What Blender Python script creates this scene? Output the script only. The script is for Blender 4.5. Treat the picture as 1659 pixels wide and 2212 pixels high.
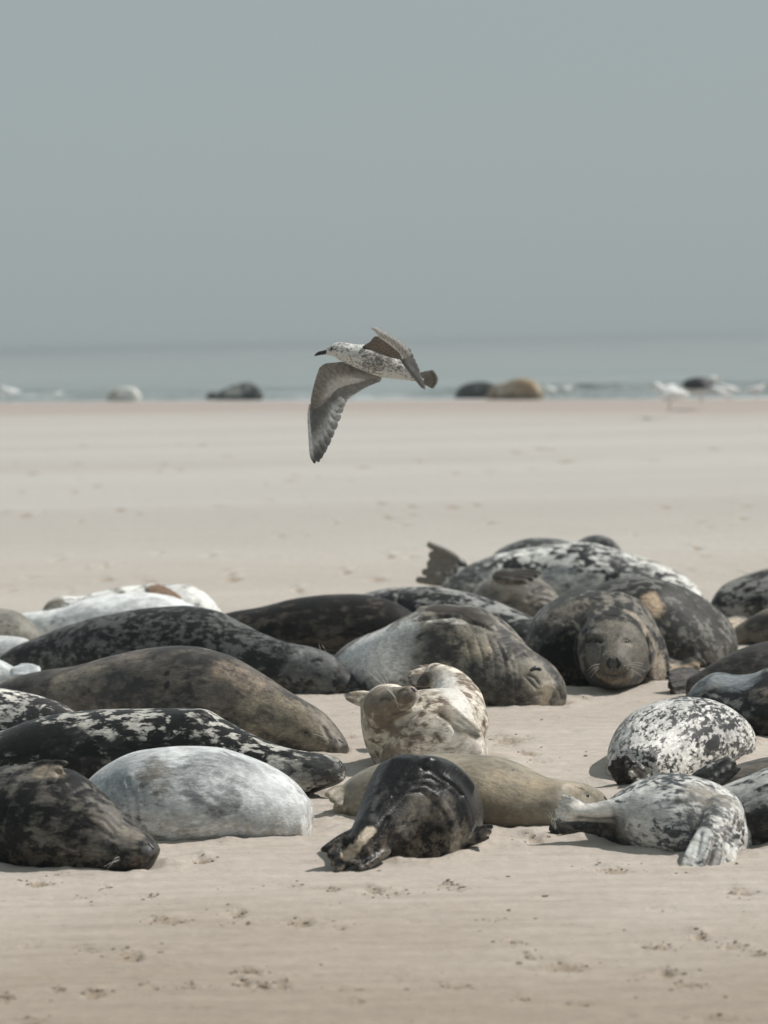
import bpy, math, random
import numpy as np
from mathutils import Vector, Matrix
from mathutils.bvhtree import BVHTree

random.seed(7)
rng = np.random.default_rng(7)
scene = bpy.context.scene
for o in list(bpy.data.objects):
    bpy.data.objects.remove(o, do_unlink=True)
COL = scene.collection

# ------------------------------------------------------------------ camera
IW, IH, FPX = 1659.0, 2212.0, 6000.0          # photo measuring frame (pixels) and focal length in it
CAM_H = 2.2
PITCH = math.atan((1106 - 740) / FPX)
ROLL = math.radians(1.25)
cam_d = bpy.data.cameras.new('camera')
cam = bpy.data.objects.new('camera', cam_d)
COL.objects.link(cam)
scene.camera = cam
cam_rot = (Matrix.Rotation(math.pi / 2 - PITCH, 3, 'X') @ Matrix.Rotation(-ROLL, 3, 'Z'))
cam.matrix_world = Matrix.Translation((0, 0, CAM_H)) @ cam_rot.to_4x4()
cam_d.sensor_fit = 'HORIZONTAL'
cam_d.sensor_width = 36.0
cam_d.lens = 36.0 * FPX / IW
cam_d.clip_start = 0.1
cam_d.clip_end = 20000
cam_d.dof.use_dof = True
cam_d.dof.focus_distance = 13.6
cam_d.dof.aperture_fstop = 3.1

# ------------------------------------------------------------------ sky, sun, exposure
SUN_EL, SUN_AZ = math.radians(52), math.radians(74)      # azimuth from +Y (view direction) towards +X
world = bpy.data.worlds.new('World')
scene.world = world
world.use_nodes = True
wn, wl = world.node_tree.nodes, world.node_tree.links
wn.clear()
w_out = wn.new('ShaderNodeOutputWorld')
w_bg = wn.new('ShaderNodeBackground')
w_sky = wn.new('ShaderNodeTexSky')
w_sky.sky_type = 'NISHITA'
w_sky.sun_disc = False
w_sky.sun_elevation = SUN_EL
w_sky.sun_rotation = SUN_AZ
w_sky.air_density = 1.0
w_sky.dust_density = 3.0
w_sky.ozone_density = 1.0
w_mix = wn.new('ShaderNodeMix')
w_mix.data_type = 'RGBA'
w_mix.inputs[0].default_value = 0.90                     # thin high overcast veils most of the clear sky
w_mix.inputs[7].default_value = (3.62, 4.17, 4.27, 1)
wl.new(w_sky.outputs[0], w_mix.inputs[6])
wl.new(w_mix.outputs[2], w_bg.inputs['Color'])
w_bg.inputs['Strength'].default_value = 0.098
wl.new(w_bg.outputs[0], w_out.inputs['Surface'])

sun_vec = Vector((math.sin(SUN_AZ) * math.cos(SUN_EL), math.cos(SUN_AZ) * math.cos(SUN_EL), math.sin(SUN_EL)))
sun_d = bpy.data.lights.new('sun', 'SUN')
sun_d.energy = 4.5
sun_d.angle = math.radians(0.9)
sun_d.color = (1.0, 0.962, 0.915)
sun = bpy.data.objects.new('sun', sun_d)
sun.rotation_euler = (-sun_vec).to_track_quat('-Z', 'Y').to_euler()
sun.location = sun_vec * 60
COL.objects.link(sun)
scene.view_settings.view_transform = 'Standard'
scene.view_settings.look = 'None'
scene.view_settings.gamma = 1.0
scene.view_settings.exposure = 0.0
scene.view_settings.use_curve_mapping = False
scene.render.engine = 'CYCLES'

# ------------------------------------------------------------------ pixel <-> place helpers
R3 = np.array(cam_rot)
CAM = np.array([0, 0, CAM_H])

def ray(x, y):
    return R3 @ np.array([(x - IW / 2) / FPX, (IH / 2 - y) / FPX, -1.0])

def P(x, y, d):
    """point seen at photo pixel (x, y) standing d metres down the beach"""
    r = ray(x, y)
    return CAM + r * (d / r[1])

def gd(x, y, z=0.0):
    """distance down the beach of the ground seen at a pixel"""
    r = ray(x, y)
    return r[1] * (z - CAM_H) / r[2]

def lin(r, g=None, b=None):
    if g is None:
        r, g, b = r
    f = lambda c: (c / 255) / 12.92 if c / 255 <= 0.04045 else ((c / 255 + 0.055) / 1.055) ** 2.4
    return (f(r), f(g), f(b))

def vnoise(p, seed=0):
    """smooth value noise, p (n,3) -> (n,) in -1..1"""
    p = np.asarray(p, float)
    i = np.floor(p).astype(np.int64)
    f = p - i
    f = f * f * (3 - 2 * f)
    def h(a, b, c):
        n = (a * 374761393 + b * 668265263 + c * 2147483647 + seed * 974634777) & 0xffffffff
        n = ((n ^ (n >> 13)) * 1274126177) & 0xffffffff
        n = (n ^ (n >> 16)) & 0xffff
        return n / 32767.5 - 1
    r = 0
    for dx in (0, 1):
        for dy in (0, 1):
            for dz in (0, 1):
                w = (f[:, 0] if dx else 1 - f[:, 0]) * (f[:, 1] if dy else 1 - f[:, 1]) * (f[:, 2] if dz else 1 - f[:, 2])
                r = r + w * h(i[:, 0] + dx, i[:, 1] + dy, i[:, 2] + dz)
    return r

def fbm(p, oct=4, seed=0):
    r = 0
    a = 1.0
    q = np.asarray(p, float)
    for k in range(oct):
        r = r + a * vnoise(q, seed + k * 17)
        q = q * 2.03 + 11.3
        a *= 0.5
    return r / 1.6

def pchip(t, v, tq):
    """monotone cubic through (t, v), v (n,k)"""
    t = np.asarray(t, float)
    v = np.asarray(v, float)
    if v.ndim == 1:
        v = v[:, None]
    n = len(t)
    hh = np.diff(t)[:, None]
    dl = np.diff(v, axis=0) / hh
    m = np.zeros_like(v)
    if n > 2:
        same = (dl[:-1] * dl[1:]) > 0
        w1 = 2 * hh[1:] + hh[:-1]
        w2 = hh[1:] + 2 * hh[:-1]
        with np.errstate(divide='ignore', invalid='ignore'):
            hm = (w1 + w2) / (w1 / dl[:-1] + w2 / dl[1:])
        m[1:-1] = np.where(same, hm, 0)
    m[0] = dl[0]
    m[-1] = dl[-1]
    k = np.clip(np.searchsorted(t, tq, side='right') - 1, 0, n - 2)
    h = hh[k]
    u = ((tq - t[k])[:, None]) / h
    return ((2 * u**3 - 3 * u**2 + 1) * v[k] + (u**3 - 2 * u**2 + u) * h * m[k]
            + (-2 * u**3 + 3 * u**2) * v[k + 1] + (u**3 - u**2) * h * m[k + 1])

def smoothcurve(pts, n):
    pts = np.asarray(pts, float)
    seg = np.linalg.norm(np.diff(pts[:, :3], axis=0), axis=1)
    t = np.concatenate([[0], np.cumsum(np.maximum(seg, 1e-5))])
    # Catmull-Rom style (finite difference tangents)
    tq = np.linspace(0, t[-1], n)
    m = np.gradient(pts, t, axis=0) if len(pts) > 2 else np.repeat((pts[1:] - pts[:1]) / t[-1], 2, axis=0)
    k = np.clip(np.searchsorted(t, tq, side='right') - 1, 0, len(t) - 2)
    h = (t[k + 1] - t[k])[:, None]
    u = (tq - t[k])[:, None] / h
    return ((2 * u**3 - 3 * u**2 + 1) * pts[k] + (u**3 - 2 * u**2 + u) * h * m[k]
            + (-2 * u**3 + 3 * u**2) * pts[k + 1] + (u**3 - u**2) * h * m[k + 1])

def unit(v):
    v = np.asarray(v, float)
    n = np.linalg.norm(v, axis=-1, keepdims=True)
    return v / np.maximum(n, 1e-9)

# ------------------------------------------------------------------ mesh helpers
class Geo:
    def __init__(s):
        s.v = []
        s.f = []
        s.n = 0
    def add(s, v, f):
        v = np.asarray(v, float)
        s.v.append(v)
        s.f += [tuple(i + s.n for i in q) for q in f]
        s.n += len(v)
    def verts(s):
        return np.concatenate(s.v) if s.v else np.zeros((0, 3))

def ring_faces(nr, ns):
    f = []
    for i in range(nr - 1):
        for j in range(ns):
            a = i * ns + j
            b = i * ns + (j + 1) % ns
            f.append((a, b, b + ns, a + ns))
    f.append(tuple(range(ns))[::-1])
    f.append(tuple((nr - 1) * ns + j for j in range(ns)))
    return f

def close_caps(C, A, B, T, fac=0.9):
    """rounded ends: C centres, A / B half axes vectors (n,3), T tangents"""
    out = [[], [], []]
    for end in (0, -1):
        e = 0 if end == 0 else len(C) - 1
        r = min(np.linalg.norm(A[e]), np.linalg.norm(B[e]))
        sg = -1 if end == 0 else 1
        rings = []
        for a in (0.35, 0.7, 0.93):
            k = math.sqrt(1 - a * a)
            rings.append((C[e] + sg * T[e] * r * a * fac, A[e] * k, B[e] * k))
        if end == 0:
            rings = rings[::-1]
        out[0 if end == 0 else 2] = rings
    Cn = np.array([r[0] for r in out[0]] + list(C) + [r[0] for r in out[2]])
    An = np.array([r[1] for r in out[0]] + list(A) + [r[1] for r in out[2]])
    Bn = np.array([r[2] for r in out[0]] + list(B) + [r[2] for r in out[2]])
    return Cn, An, Bn

def tube(geo, pts, rad, ns=10, n=None, flat=None, up=(0, 0, 1)):
    """rounded tapered limb. pts (k,3), rad scalar/list; flat = second half-axis list (along 'up')"""
    pts = np.asarray(pts, float)
    k = len(pts)
    rad = np.full(k, rad) if np.isscalar(rad) else np.asarray(rad, float)
    flat = rad if flat is None else (np.full(k, flat) if np.isscalar(flat) else np.asarray(flat, float))
    if n is None:
        n = 4 * k
    q = smoothcurve(np.column_stack([pts, rad, flat]), n)
    C = q[:, :3]
    T = unit(np.gradient(C, axis=0))
    U = np.asarray(up, float)
    L = unit(np.cross(T, U))
    V = np.cross(L, T)
    A = L * np.maximum(q[:, 3:4], 1e-4)
    B = V * np.maximum(q[:, 4:5], 1e-4)
    C, A, B = close_caps(C, A, B, T)
    ph = np.linspace(0, 2 * np.pi, ns, endpoint=False)
    v = C[:, None] + A[:, None] * np.cos(ph)[None, :, None] + B[:, None] * np.sin(ph)[None, :, None]
    geo.add(v.reshape(-1, 3), ring_faces(len(C), ns))

def ball(geo, c, r, ns=16, nr=12, M=None):
    """ellipsoid, r = 3 radii, optional rotation M"""
    th = np.linspace(0.001, np.pi - 0.001, nr)
    ph = np.linspace(0, 2 * np.pi, ns, endpoint=False)
    v = np.stack([np.sin(th)[:, None] * np.cos(ph), np.sin(th)[:, None] * np.sin(ph), np.cos(th)[:, None] * np.ones(ns)], -1).reshape(-1, 3)
    v = v * np.asarray(r)
    if M is not None:
        v = v @ np.asarray(M).T
    geo.add(v + np.asarray(c), ring_faces(nr, ns))

def new_mesh(name, v, f, smooth=True):
    me = bpy.data.meshes.new(name)
    me.from_pydata(np.asarray(v).tolist(), [], f)
    me.update()
    if smooth:
        me.polygons.foreach_set('use_smooth', np.ones(len(me.polygons), bool))
    return me

def link(name, me, mat=None, parent=None):
    o = bpy.data.objects.new(name, me)
    COL.objects.link(o)
    if mat is not None:
        me.materials.append(mat)
    if parent is not None:
        o.parent = parent
    return o

def tag(o, label=None, cat=None, group=None, kind=None):
    if label: o['label'] = label
    if cat: o['category'] = cat
    if group: o['group'] = group
    if kind: o['kind'] = kind
    return o

def empty(name, loc):
    o = bpy.data.objects.new(name, None)
    o.location = loc
    o.empty_display_size = 0.2
    COL.objects.link(o)
    return o

def set_attr(me, name, data, typ):
    a = me.attributes.new(name, typ, 'POINT')
    data = np.ascontiguousarray(data, dtype=np.float32)
    a.data.foreach_set('color' if typ == 'FLOAT_COLOR' else ('vector' if typ == 'FLOAT_VECTOR' else 'value'), data.ravel())

# ------------------------------------------------------------------ node helpers
class NT:
    def __init__(s, mat):
        s.t = mat.node_tree
        s.n = s.t.nodes
        s.l = s.t.links
    def new(s, typ, **kw):
        nd = s.n.new(typ)
        for k, v in kw.items():
            if k.startswith('i_'):
                nd.inputs[k[2:].replace('_', ' ')].default_value = v
            else:
                setattr(nd, k, v)
        return nd
    def set(s, sock, val):
        if isinstance(val, bpy.types.NodeSocket):
            s.l.new(val, sock)
        else:
            sock.default_value = val
    def noise(s, vec, scale, detail=4, rough=0.55, dist=0.0):
        nd = s.new('ShaderNodeTexNoise')
        s.set(nd.inputs['Vector'], vec)
        nd.inputs['Scale'].default_value = scale
        nd.inputs['Detail'].default_value = detail
        nd.inputs['Roughness'].default_value = rough
        nd.inputs['Distortion'].default_value = dist
        return nd.outputs['Fac']
    def mapv(s, vec, scale=(1, 1, 1), loc=(0, 0, 0), rot=(0, 0, 0)):
        nd = s.new('ShaderNodeMapping')
        s.set(nd.inputs['Vector'], vec)
        nd.inputs['Scale'].default_value = scale
        nd.inputs['Location'].default_value = loc
        nd.inputs['Rotation'].default_value = rot
        return nd.outputs[0]
    def rng(s, v, a, b, c=0.0, d=1.0, smooth=True):
        nd = s.new('ShaderNodeMapRange')
        nd.interpolation_type = 'SMOOTHSTEP' if smooth else 'LINEAR'
        s.set(nd.inputs['Value'], v)
        nd.inputs['From Min'].default_value = a
        nd.inputs['From Max'].default_value = b
        nd.inputs['To Min'].default_value = c
        nd.inputs['To Max'].default_value = d
        return nd.outputs[0]
    def mix(s, f, a, b, mode='MIX'):
        nd = s.new('ShaderNodeMix', data_type='RGBA', blend_type=mode)
        s.set(nd.inputs[0], f)
        s.set(nd.inputs[6], a if isinstance(a, bpy.types.NodeSocket) else (*a, 1))
        s.set(nd.inputs[7], b if isinstance(b, bpy.types.NodeSocket) else (*b, 1))
        return nd.outputs[2]
    def math(s, op, a, b=0.0, clamp=False):
        nd = s.new('ShaderNodeMath', operation=op, use_clamp=clamp)
        s.set(nd.inputs[0], a)
        s.set(nd.inputs[1], b)
        return nd.outputs[0]
    def bump(s, h, strength, dist, nrm=None):
        nd = s.new('ShaderNodeBump')
        nd.inputs['Strength'].default_value = strength
        nd.inputs['Distance'].default_value = dist
        s.set(nd.inputs['Height'], h)
        if nrm is not None:
            s.l.new(nrm, nd.inputs['Normal'])
        return nd.outputs[0]

def material(name):
    m = bpy.data.materials.new(name)
    m.use_nodes = True
    t = NT(m)
    t.n.clear()
    out = t.new('ShaderNodeOutputMaterial')
    b = t.new('ShaderNodeBsdfPrincipled')
    t.l.new(b.outputs[0], out.inputs['Surface'])
    return m, t, b, out

def plain(name, col, rough=0.6, spec=0.4, var=0.15, scale=60):
    m, t, b, out = material(name)
    co = t.new('ShaderNodeTexCoord').outputs['Object']
    n = t.noise(co, scale, 3)
    c = t.mix(n, [c * (1 - var) for c in col], [min(1, c * (1 + var)) for c in col])
    t.l.new(c, b.inputs['Base Color'])
    b.inputs['Roughness'].default_value = rough
    b.inputs['Specular IOR Level'].default_value = spec
    return m

def tone(c):
    m_ = max(c)
    k = 1.30 if m_ > 0.3 else (0.62 if m_ < 0.06 else 1.0 - 0.38 * max(0, (0.12 - m_) / 0.06))
    return tuple(min(0.8, q * k) for q in c)

def fur_material(name, base, spot, scale=14, thr=0.5, soft=0.06, base2=None, fine=0.18, stretch=0.55, rough=0.55,
                 dist=0.6, detail=6, spec=0.3, big=2.2, sand=0.25, seed=0, speck=0.0):
    """coat: base / base2 in broad clouds, markings, ragged spots by thresholded noise, sand clinging low down"""
    m, t, b, out = material(name)
    co = t.new('ShaderNodeAttribute', attribute_name='fur_co').outputs['Vector']
    co = t.mapv(co, (1, 1, 1), (seed * 3.71, seed * 1.93, seed * 2.57))
    cs = t.mapv(co, (stretch, 1, 1))
    if base2 is None:
        base2 = [c * 0.75 for c in base]
    base, base2 = tone(base), tone(base2)
    spot = tone(spot) if spot is not None else None
    if max(base) < 0.06:
        spec = min(spec, 0.16)
    bn = t.noise(cs, big, 5, 0.6, 0.5)
    c = t.mix(t.rng(bn, 0.38, 0.62), base, base2)
    # mid-sized cloudiness
    c = t.mix(1.0, c, t.mix(t.rng(t.noise(cs, big * 4.5, 4, 0.6, 0.6), 0.35, 0.65), (0.80, 0.80, 0.80), (1.22, 1.21, 1.19)), 'MULTIPLY')
    pa = t.new('ShaderNodeAttribute', attribute_name='paint')
    hd = t.new('ShaderNodeAttribute', attribute_name='hard').outputs['Fac']
    al = pa.outputs['Alpha']
    n1 = t.math('MULTIPLY', t.math('SUBTRACT', t.noise(cs, 9, 4, 0.6, 0.5), 0.5), 1.9)
    n2 = t.math('MULTIPLY', t.math('SUBTRACT', t.noise(cs, 38, 4, 0.65, 0.4), 0.5), 1.3)
    pf = t.math('ADD', al, t.math('ADD', n1, n2))
    pf = t.math('MULTIPLY', t.rng(pf, 0.12, 0.88), t.rng(al, 0.02, 0.30))
    c = t.mix(pf, c, pa.outputs['Color'])
    if spot is not None:
        sn = t.noise(cs, scale * 1.7, detail, 0.62, dist * 0.3)
        sb = t.noise(cs, scale * 0.62, 3, 0.5, dist * 0.3)
        sn = t.math('ADD', t.math('MULTIPLY', sn, 0.68), t.math('MULTIPLY', sb, 0.32))
        zz = t.new('ShaderNodeSeparateXYZ')
        t.l.new(co, zz.inputs[0])
        sn = t.math('ADD', sn, t.rng(t.math('SUBTRACT', zz.outputs['Z'], seed * 2.57), -0.2, 0.2, -0.02 if seed % 2 else 0.02, 0.02 if seed % 2 else -0.02, False))
        sn2 = t.math('ADD', sn, t.rng(t.noise(co, big * 1.1, 2), 0.32, 0.68, -0.055, 0.055, False))
        sf = t.rng(sn2, 0.5 + (thr - 0.52) * 0.8 - soft * 0.8, 0.5 + (thr - 0.52) * 0.8 + soft * 0.8)
        if speck:
            sp = t.rng(t.noise(cs, scale * 3.6, 3, 0.6, 0.3), 0.60, 0.66, 0, speck)
            sf = t.math('MAXIMUM', sf, sp)
        sf = t.math('MULTIPLY', sf, t.math('SUBTRACT', 1.0, t.math('MULTIPLY', pf, 0.45)))
        c = t.mix(sf, c, spot)
    c = t.mix(t.math('MULTIPLY', pf, hd), c, pa.outputs['Color'])
    # darker colour along the sculpted creases
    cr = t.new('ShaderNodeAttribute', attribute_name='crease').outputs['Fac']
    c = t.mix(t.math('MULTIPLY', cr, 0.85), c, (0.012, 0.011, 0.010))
    # fine hair streaks along the body
    fn = t.noise(t.mapv(co, (22, 95, 95)), 1.0, 4, 0.65, 0.3)
    c = t.mix(1.0, c, t.mix(t.rng(fn, 0.34, 0.66, 0, 1, False), [1 - 1.35 * fine] * 3, [1 + 1.35 * fine] * 3), 'MULTIPLY')
    c = t.mix(1.0, c, t.mix(t.rng(t.noise(t.mapv(co, (16, 30, 30)), 1.0, 5, 0.7, 0.3), 0.36, 0.64), (0.86, 0.86, 0.86), (1.12, 1.117, 1.11)), 'MULTIPLY')
    # dry sand clinging near the ground
    geo = t.new('ShaderNodeNewGeometry')
    z = t.new('ShaderNodeSeparateXYZ')
    t.l.new(geo.outputs['Position'], z.inputs[0])
    zl = t.rng(z.outputs['Z'], 0.0, 0.20, 1, 0)
    sf = t.math('MULTIPLY', zl, t.rng(t.noise(cs, 30, 6, 0.72, 0.3), 0.46, 0.60))
    sf = t.math('MULTIPLY', sf, sand)
    c = t.mix(sf, c, (0.30, 0.25, 0.19))
    t.l.new(c, b.inputs['Base Color'])
    b.inputs['Specular IOR Level'].default_value = spec
    b.inputs['Sheen Weight'].default_value = 0.10
    b.inputs['Sheen Roughness'].default_value = 0.35
    rn = t.rng(fn, 0.3, 0.7, rough - 0.1, rough + 0.12, False)
    t.l.new(rn, b.inputs['Roughness'])
    hb = t.noise(t.mapv(co, (40, 150, 150)), 1.0, 2, 0.5)
    b1 = t.bump(hb, 0.3, 0.005)
    wb = t.noise(t.mapv(co, (9, 4, 4)), 1.0, 4, 0.5, 0.2)
    b2 = t.bump(wb, 0.28, 0.03, b1)
    t.l.new(b2, b.inputs['Normal'])
    return m

# ------------------------------------------------------------------ beach
sea_z = -0.14
pl = P(0, 869, gd(0, 869, sea_z))
pr = P(1659, 861, gd(1659, 861, sea_z))
SH_B = (pr[1] - pl[1]) / (pr[0] - pl[0])
SH_A = pl[1] - SH_B * pl[0]

def shore_y(x):
    return SH_A + SH_B * x + 0.35 * np.sin(x * 0.55) + 0.25 * np.sin(x * 1.7 + 1)

# scuffed places on the sand, in photo pixels: x, y, half width, half height, strength
SCUFF = [(436,1856,24,9,1.0),(85,1906,34,7,.9),(231,1915,10,4,.8),(176,1935,30,3,.6),(326,1936,24,3,.6),(622,1911,22,4,.6),
 (722,1921,12,4,.9),(808,1924,26,8,.9),(512,1971,30,10,.8),(356,1989,44,7,1.0),(532,1995,20,5,.8),(647,1993,32,8,1.0),
 (727,2004,32,8,.6),(281,2064,36,9,1.0),(190,2049,40,7,.6),(542,2097,24,6,1.0),(527,2122,16,8,1.0),(572,2132,16,5,1.0),
 (612,2130,20,8,.9),(125,2134,12,4,.9),(200,2147,24,9,1.0),(411,2132,20,5,1.0),(321,2134,40,6,.7),(747,2137,40,5,.6),
 (10,2149,14,5,1.0),(65,2205,36,7,.9),(772,2164,14,6,.9),(1331,1878,44,9,1.0),(967,1910,24,4,1.0),(987,1924,14,3,1.0),
 (852,1930,26,6,.7),(1609,1928,36,9,.8),(1435,1933,24,5,.5),(1071,1988,30,3,.6),(1221,1998,30,4,.5),(1106,2037,26,5,.9),
 (1515,2025,26,11,1.0),(1425,2047,32,5,.9),(1580,2047,38,6,.9),(1635,2062,26,6,.9),(1221,2090,54,11,1.0),(1141,2067,18,6,.8),
 (1440,2107,34,8,.9),(1480,2132,32,5,1.0),(981,2130,32,5,.9),(1131,2157,44,7,.7),(1256,2170,54,5,.7),(1545,2202,52,7,.9),
 (1156,1811,34,9,.9),(1100,1600,40,10,1.0),(1140,1627,26,6,.9),(1215,1522,34,5,.7),(1262,1508,20,4,.8),(1200,1490,20,4,.6),
 (1170,1643,40,6,.6),(690,1545,26,4,.6),(760,1590,14,4,.7),(560,1880,40,4,.4),(905,1990,40,4,.4),(60,2040,40,5,.5),
 (1370,2000,60,4,.4),(1020,2070,50,4,.4),(880,2120,46,4,.5),(420,2180,50,4,.5),(1360,2195,50,4,.4),(930,2190,40,4,.4),
 (1240,1580,30,4,.5),(1215,1660,26,4,.5),(1150,1700,24,3,.5),(720,1780,20,4,.6),(1090,1850,40,4,.4),(1060,1895,40,4,.5),
 (505,1252,22,5,1.),(815,1252,26,4,.8),(230,1252,22,3,.8),(320,1256,26,4,.7),(70,1247,26,3,.6),(640,1282,40,3,.5),(1520,1200,20,3,.6)]
for k in range(95):
    yy = 955 + 330 * random.random() ** 1.1
    SCUFF.append((random.uniform(-60, 1720), yy, random.uniform(8, 22), random.uniform(1.5, 3.5) * (yy - 740) / 400, random.uniform(.5, 1)))
for line in ([(0,2015),(90,2032),(190,2049),(300,2068),(420,2085),(560,2100),(700,2108)], [(600,1995),(700,2000),(790,2005)],
             [(780,2105),(900,2112),(1100,2150),(1260,2170)], [(1100,1990),(1220,1998),(1330,1990)], [(330,2134),(420,2132),(560,2132)],
             [(1180,2090),(1300,2080),(1420,2047),(1520,2045),(1640,2062)], [(560,1911),(700,1918),(820,1924)], [(60,1936),(190,1936),(330,1937),(430,1934)],
             [(900,1960),(1010,1952),(1180,1956)], [(1340,1960),(1480,1966),(1659,1955)]):
    # long drag marks left by passing flippers
    for (xa, ya), (xb, yb_) in zip(line[:-1], line[1:]):
        n_ = max(2, int(abs(xb - xa) / 15))
        for q_ in range(n_):
            if random.random() < 0.72:
                SCUFF.append((xa + (xb - xa) * q_ / n_ + random.uniform(-6, 6), ya + (yb_ - ya) * q_ / n_ + random.uniform(-2, 2),
                              random.uniform(6, 18), random.uniform(1.0, 2.2), random.uniform(.2, .55)))
for k in range(26):
    yy = random.uniform(1860, 2215)
    SCUFF.append((random.uniform(-20, 1680), yy, random.uniform(6, 34), random.uniform(1.2, 3.0), random.uniform(.15, .45)))
SCW = []
for (x, y, hw, hh, st) in SCUFF:
    d = gd(x, y)
    p = P(x, y, d)
    d2 = gd(x, y - hh)
    SCW.append((p[0], p[1], hw * d / FPX, min(max(abs(d2 - d), 0.02 if d < 24 else 0.012 * d), 1.8), st))

def sand_z(x, y):
    x = np.asarray(x, float)
    y = np.asarray(y, float)
    t = shore_y(x) - y
    z = np.where(t > 12, 0.0, sea_z * (1 - t / 12))
    z = np.where(t < 0, sea_z + t * 0.03, z)
    z = np.maximum(z, -2.5)
    q = np.column_stack([x.ravel() * 0.45, y.ravel() * 0.22, np.zeros(x.size)])
    z = z + (0.018 * fbm(q, 3, 3)).reshape(x.shape) * np.clip(t / 10, 0.1, 1)
    q = np.column_stack([x.ravel() * 2.2, y.ravel() * 3.2, np.zeros(x.size)])
    z = z + (0.006 * fbm(q, 3, 9)).reshape(x.shape) * np.clip(t / 10, 0.1, 1)
    # low drag ripples running across the beach
    q = np.column_stack([x.ravel() * 1.1, y.ravel() * 9.0 + x.ravel() * 1.5, np.zeros(x.size)])
    near = np.clip((26 - y) / 10, 0, 1)
    z = z + (0.006 * np.maximum(0, fbm(q, 3, 21)).reshape(x.shape)) * near
    rough = np.zeros(x.shape)
    for (cx, cy, hx, hy, st) in SCW:
        m = (np.abs(x - cx) < hx * 3.2) & (np.abs(y - cy) < hy * 3.2)
        if not m.any():
            continue
        u = (x[m] - cx) / hx
        v = (y[m] - cy) / hy
        # uneven outline
        qq = np.column_stack([x[m] * 9, y[m] * 7, np.full(m.sum(), cx * 3.1)])
        r2 = (u * u + v * v) * (1 + 0.7 * vnoise(qq, 5))
        g = np.exp(-np.maximum(r2, 0) * 1.1)
        rough[m] = np.maximum(rough[m], g * st)
        sc = min(1.0, hy / 0.15 + 0.3)
        z[m] += st * sc * (-0.026 * np.exp(-np.maximum(r2, 0) * 2.2) + 0.016 * np.exp(-(u * u + (v - 1.1) ** 2) * 1.6))
    q = np.column_stack([x.ravel() * 30, y.ravel() * 24, np.zeros(x.size)])
    z = z + rough * (0.016 * fbm(q, 3, 31)).reshape(x.shape)
    return z, rough

th = np.radians(np.concatenate([np.linspace(-180, -20, 24, endpoint=False), np.linspace(-20, -9.2, 14, endpoint=False),
                                np.linspace(-9.2, 9.2, 430, endpoint=False), np.linspace(9.2, 20, 14, endpoint=False),
                                np.linspace(20, 180, 24, endpoint=False)]))
rr = np.concatenate([[0.4, 1, 2, 3.2, 4.6, 6, 7.2], np.geomspace(8.2, 30, 540), np.geomspace(30.2, 125, 300), [135, 150, 180, 240, 340, 500]])
TH, RR = np.meshgrid(th, rr)
GX, GY = np.sin(TH) * RR, np.cos(TH) * RR
GZ, GR = sand_z(GX, GY)
nt, nr_ = len(th), len(rr)
v = np.column_stack([GX.ravel(), GY.ravel(), GZ.ravel()])
i = np.arange(nr_ - 1)[:, None] * nt
j = np.arange(nt)[None, :]
jn = (j + 1) % nt
f = np.stack([i + j, i + nt + j, i + nt + jn, i + jn], -1).reshape(-1, 4)
me = bpy.data.meshes.new('beach_sand')
nv = len(v)
v = np.vstack([v, [[0, 0, 0]]])
faces = f.tolist() + [[nv, k, (k + 1) % nt] for k in range(nt)]
me.from_pydata(v.tolist(), [], faces)
me.update()
me.polygons.foreach_set('use_smooth', np.ones(len(me.polygons), bool))
set_attr(me, 'scuff', np.append(GR.ravel(), 0), 'FLOAT')
wet = np.clip(1 - (shore_y(v[:, 0]) - v[:, 1]) / 46, 0, 1)
set_attr(me, 'wet', wet, 'FLOAT')

m, t, b, out = material('sand')
pos = t.new('ShaderNodeNewGeometry').outputs['Position']
sep = t.new('ShaderNodeSeparateXYZ')
t.l.new(pos, sep.inputs[0])
big = t.noise(t.mapv(pos, (0.35, 0.55, 1)), 1.0, 5, 0.6, 0.5)
c = t.mix(t.rng(big, 0.3, 0.7), (0.405, 0.355, 0.305), (0.455, 0.408, 0.358))
far = t.rng(sep.outputs['Y'], 13, 40)
bandn = t.noise(t.mapv(pos, (0.02, 0.16, 1)), 1.0, 4, 0.6, 0.3)
cf = t.mix(t.rng(bandn, 0.3, 0.7), (0.385, 0.360, 0.328), (0.440, 0.420, 0.390))
c = t.mix(far, c, cf)
# damp brown sand nearest the camera
near = t.rng(t.math('ADD', sep.outputs['Y'], t.rng(t.noise(t.mapv(pos, (0.5, 0.8, 1)), 1.0, 4), 0.2, 0.8, -0.7, 0.7, False)), 8.8, 11.2, 1, 0)
c = t.mix(t.math('MULTIPLY', near, 0.8), c, (0.275, 0.228, 0.178))
# wet strand by the water
wt = t.new('ShaderNodeAttribute', attribute_name='wet').outputs['Fac']
wn2 = t.math('ADD', wt, t.rng(bandn, 0.25, 0.75, -0.25, 0.25, False))
c = t.mix(t.rng(wn2, 0.22, 0.60), c, (0.345, 0.298, 0.268))
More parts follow.
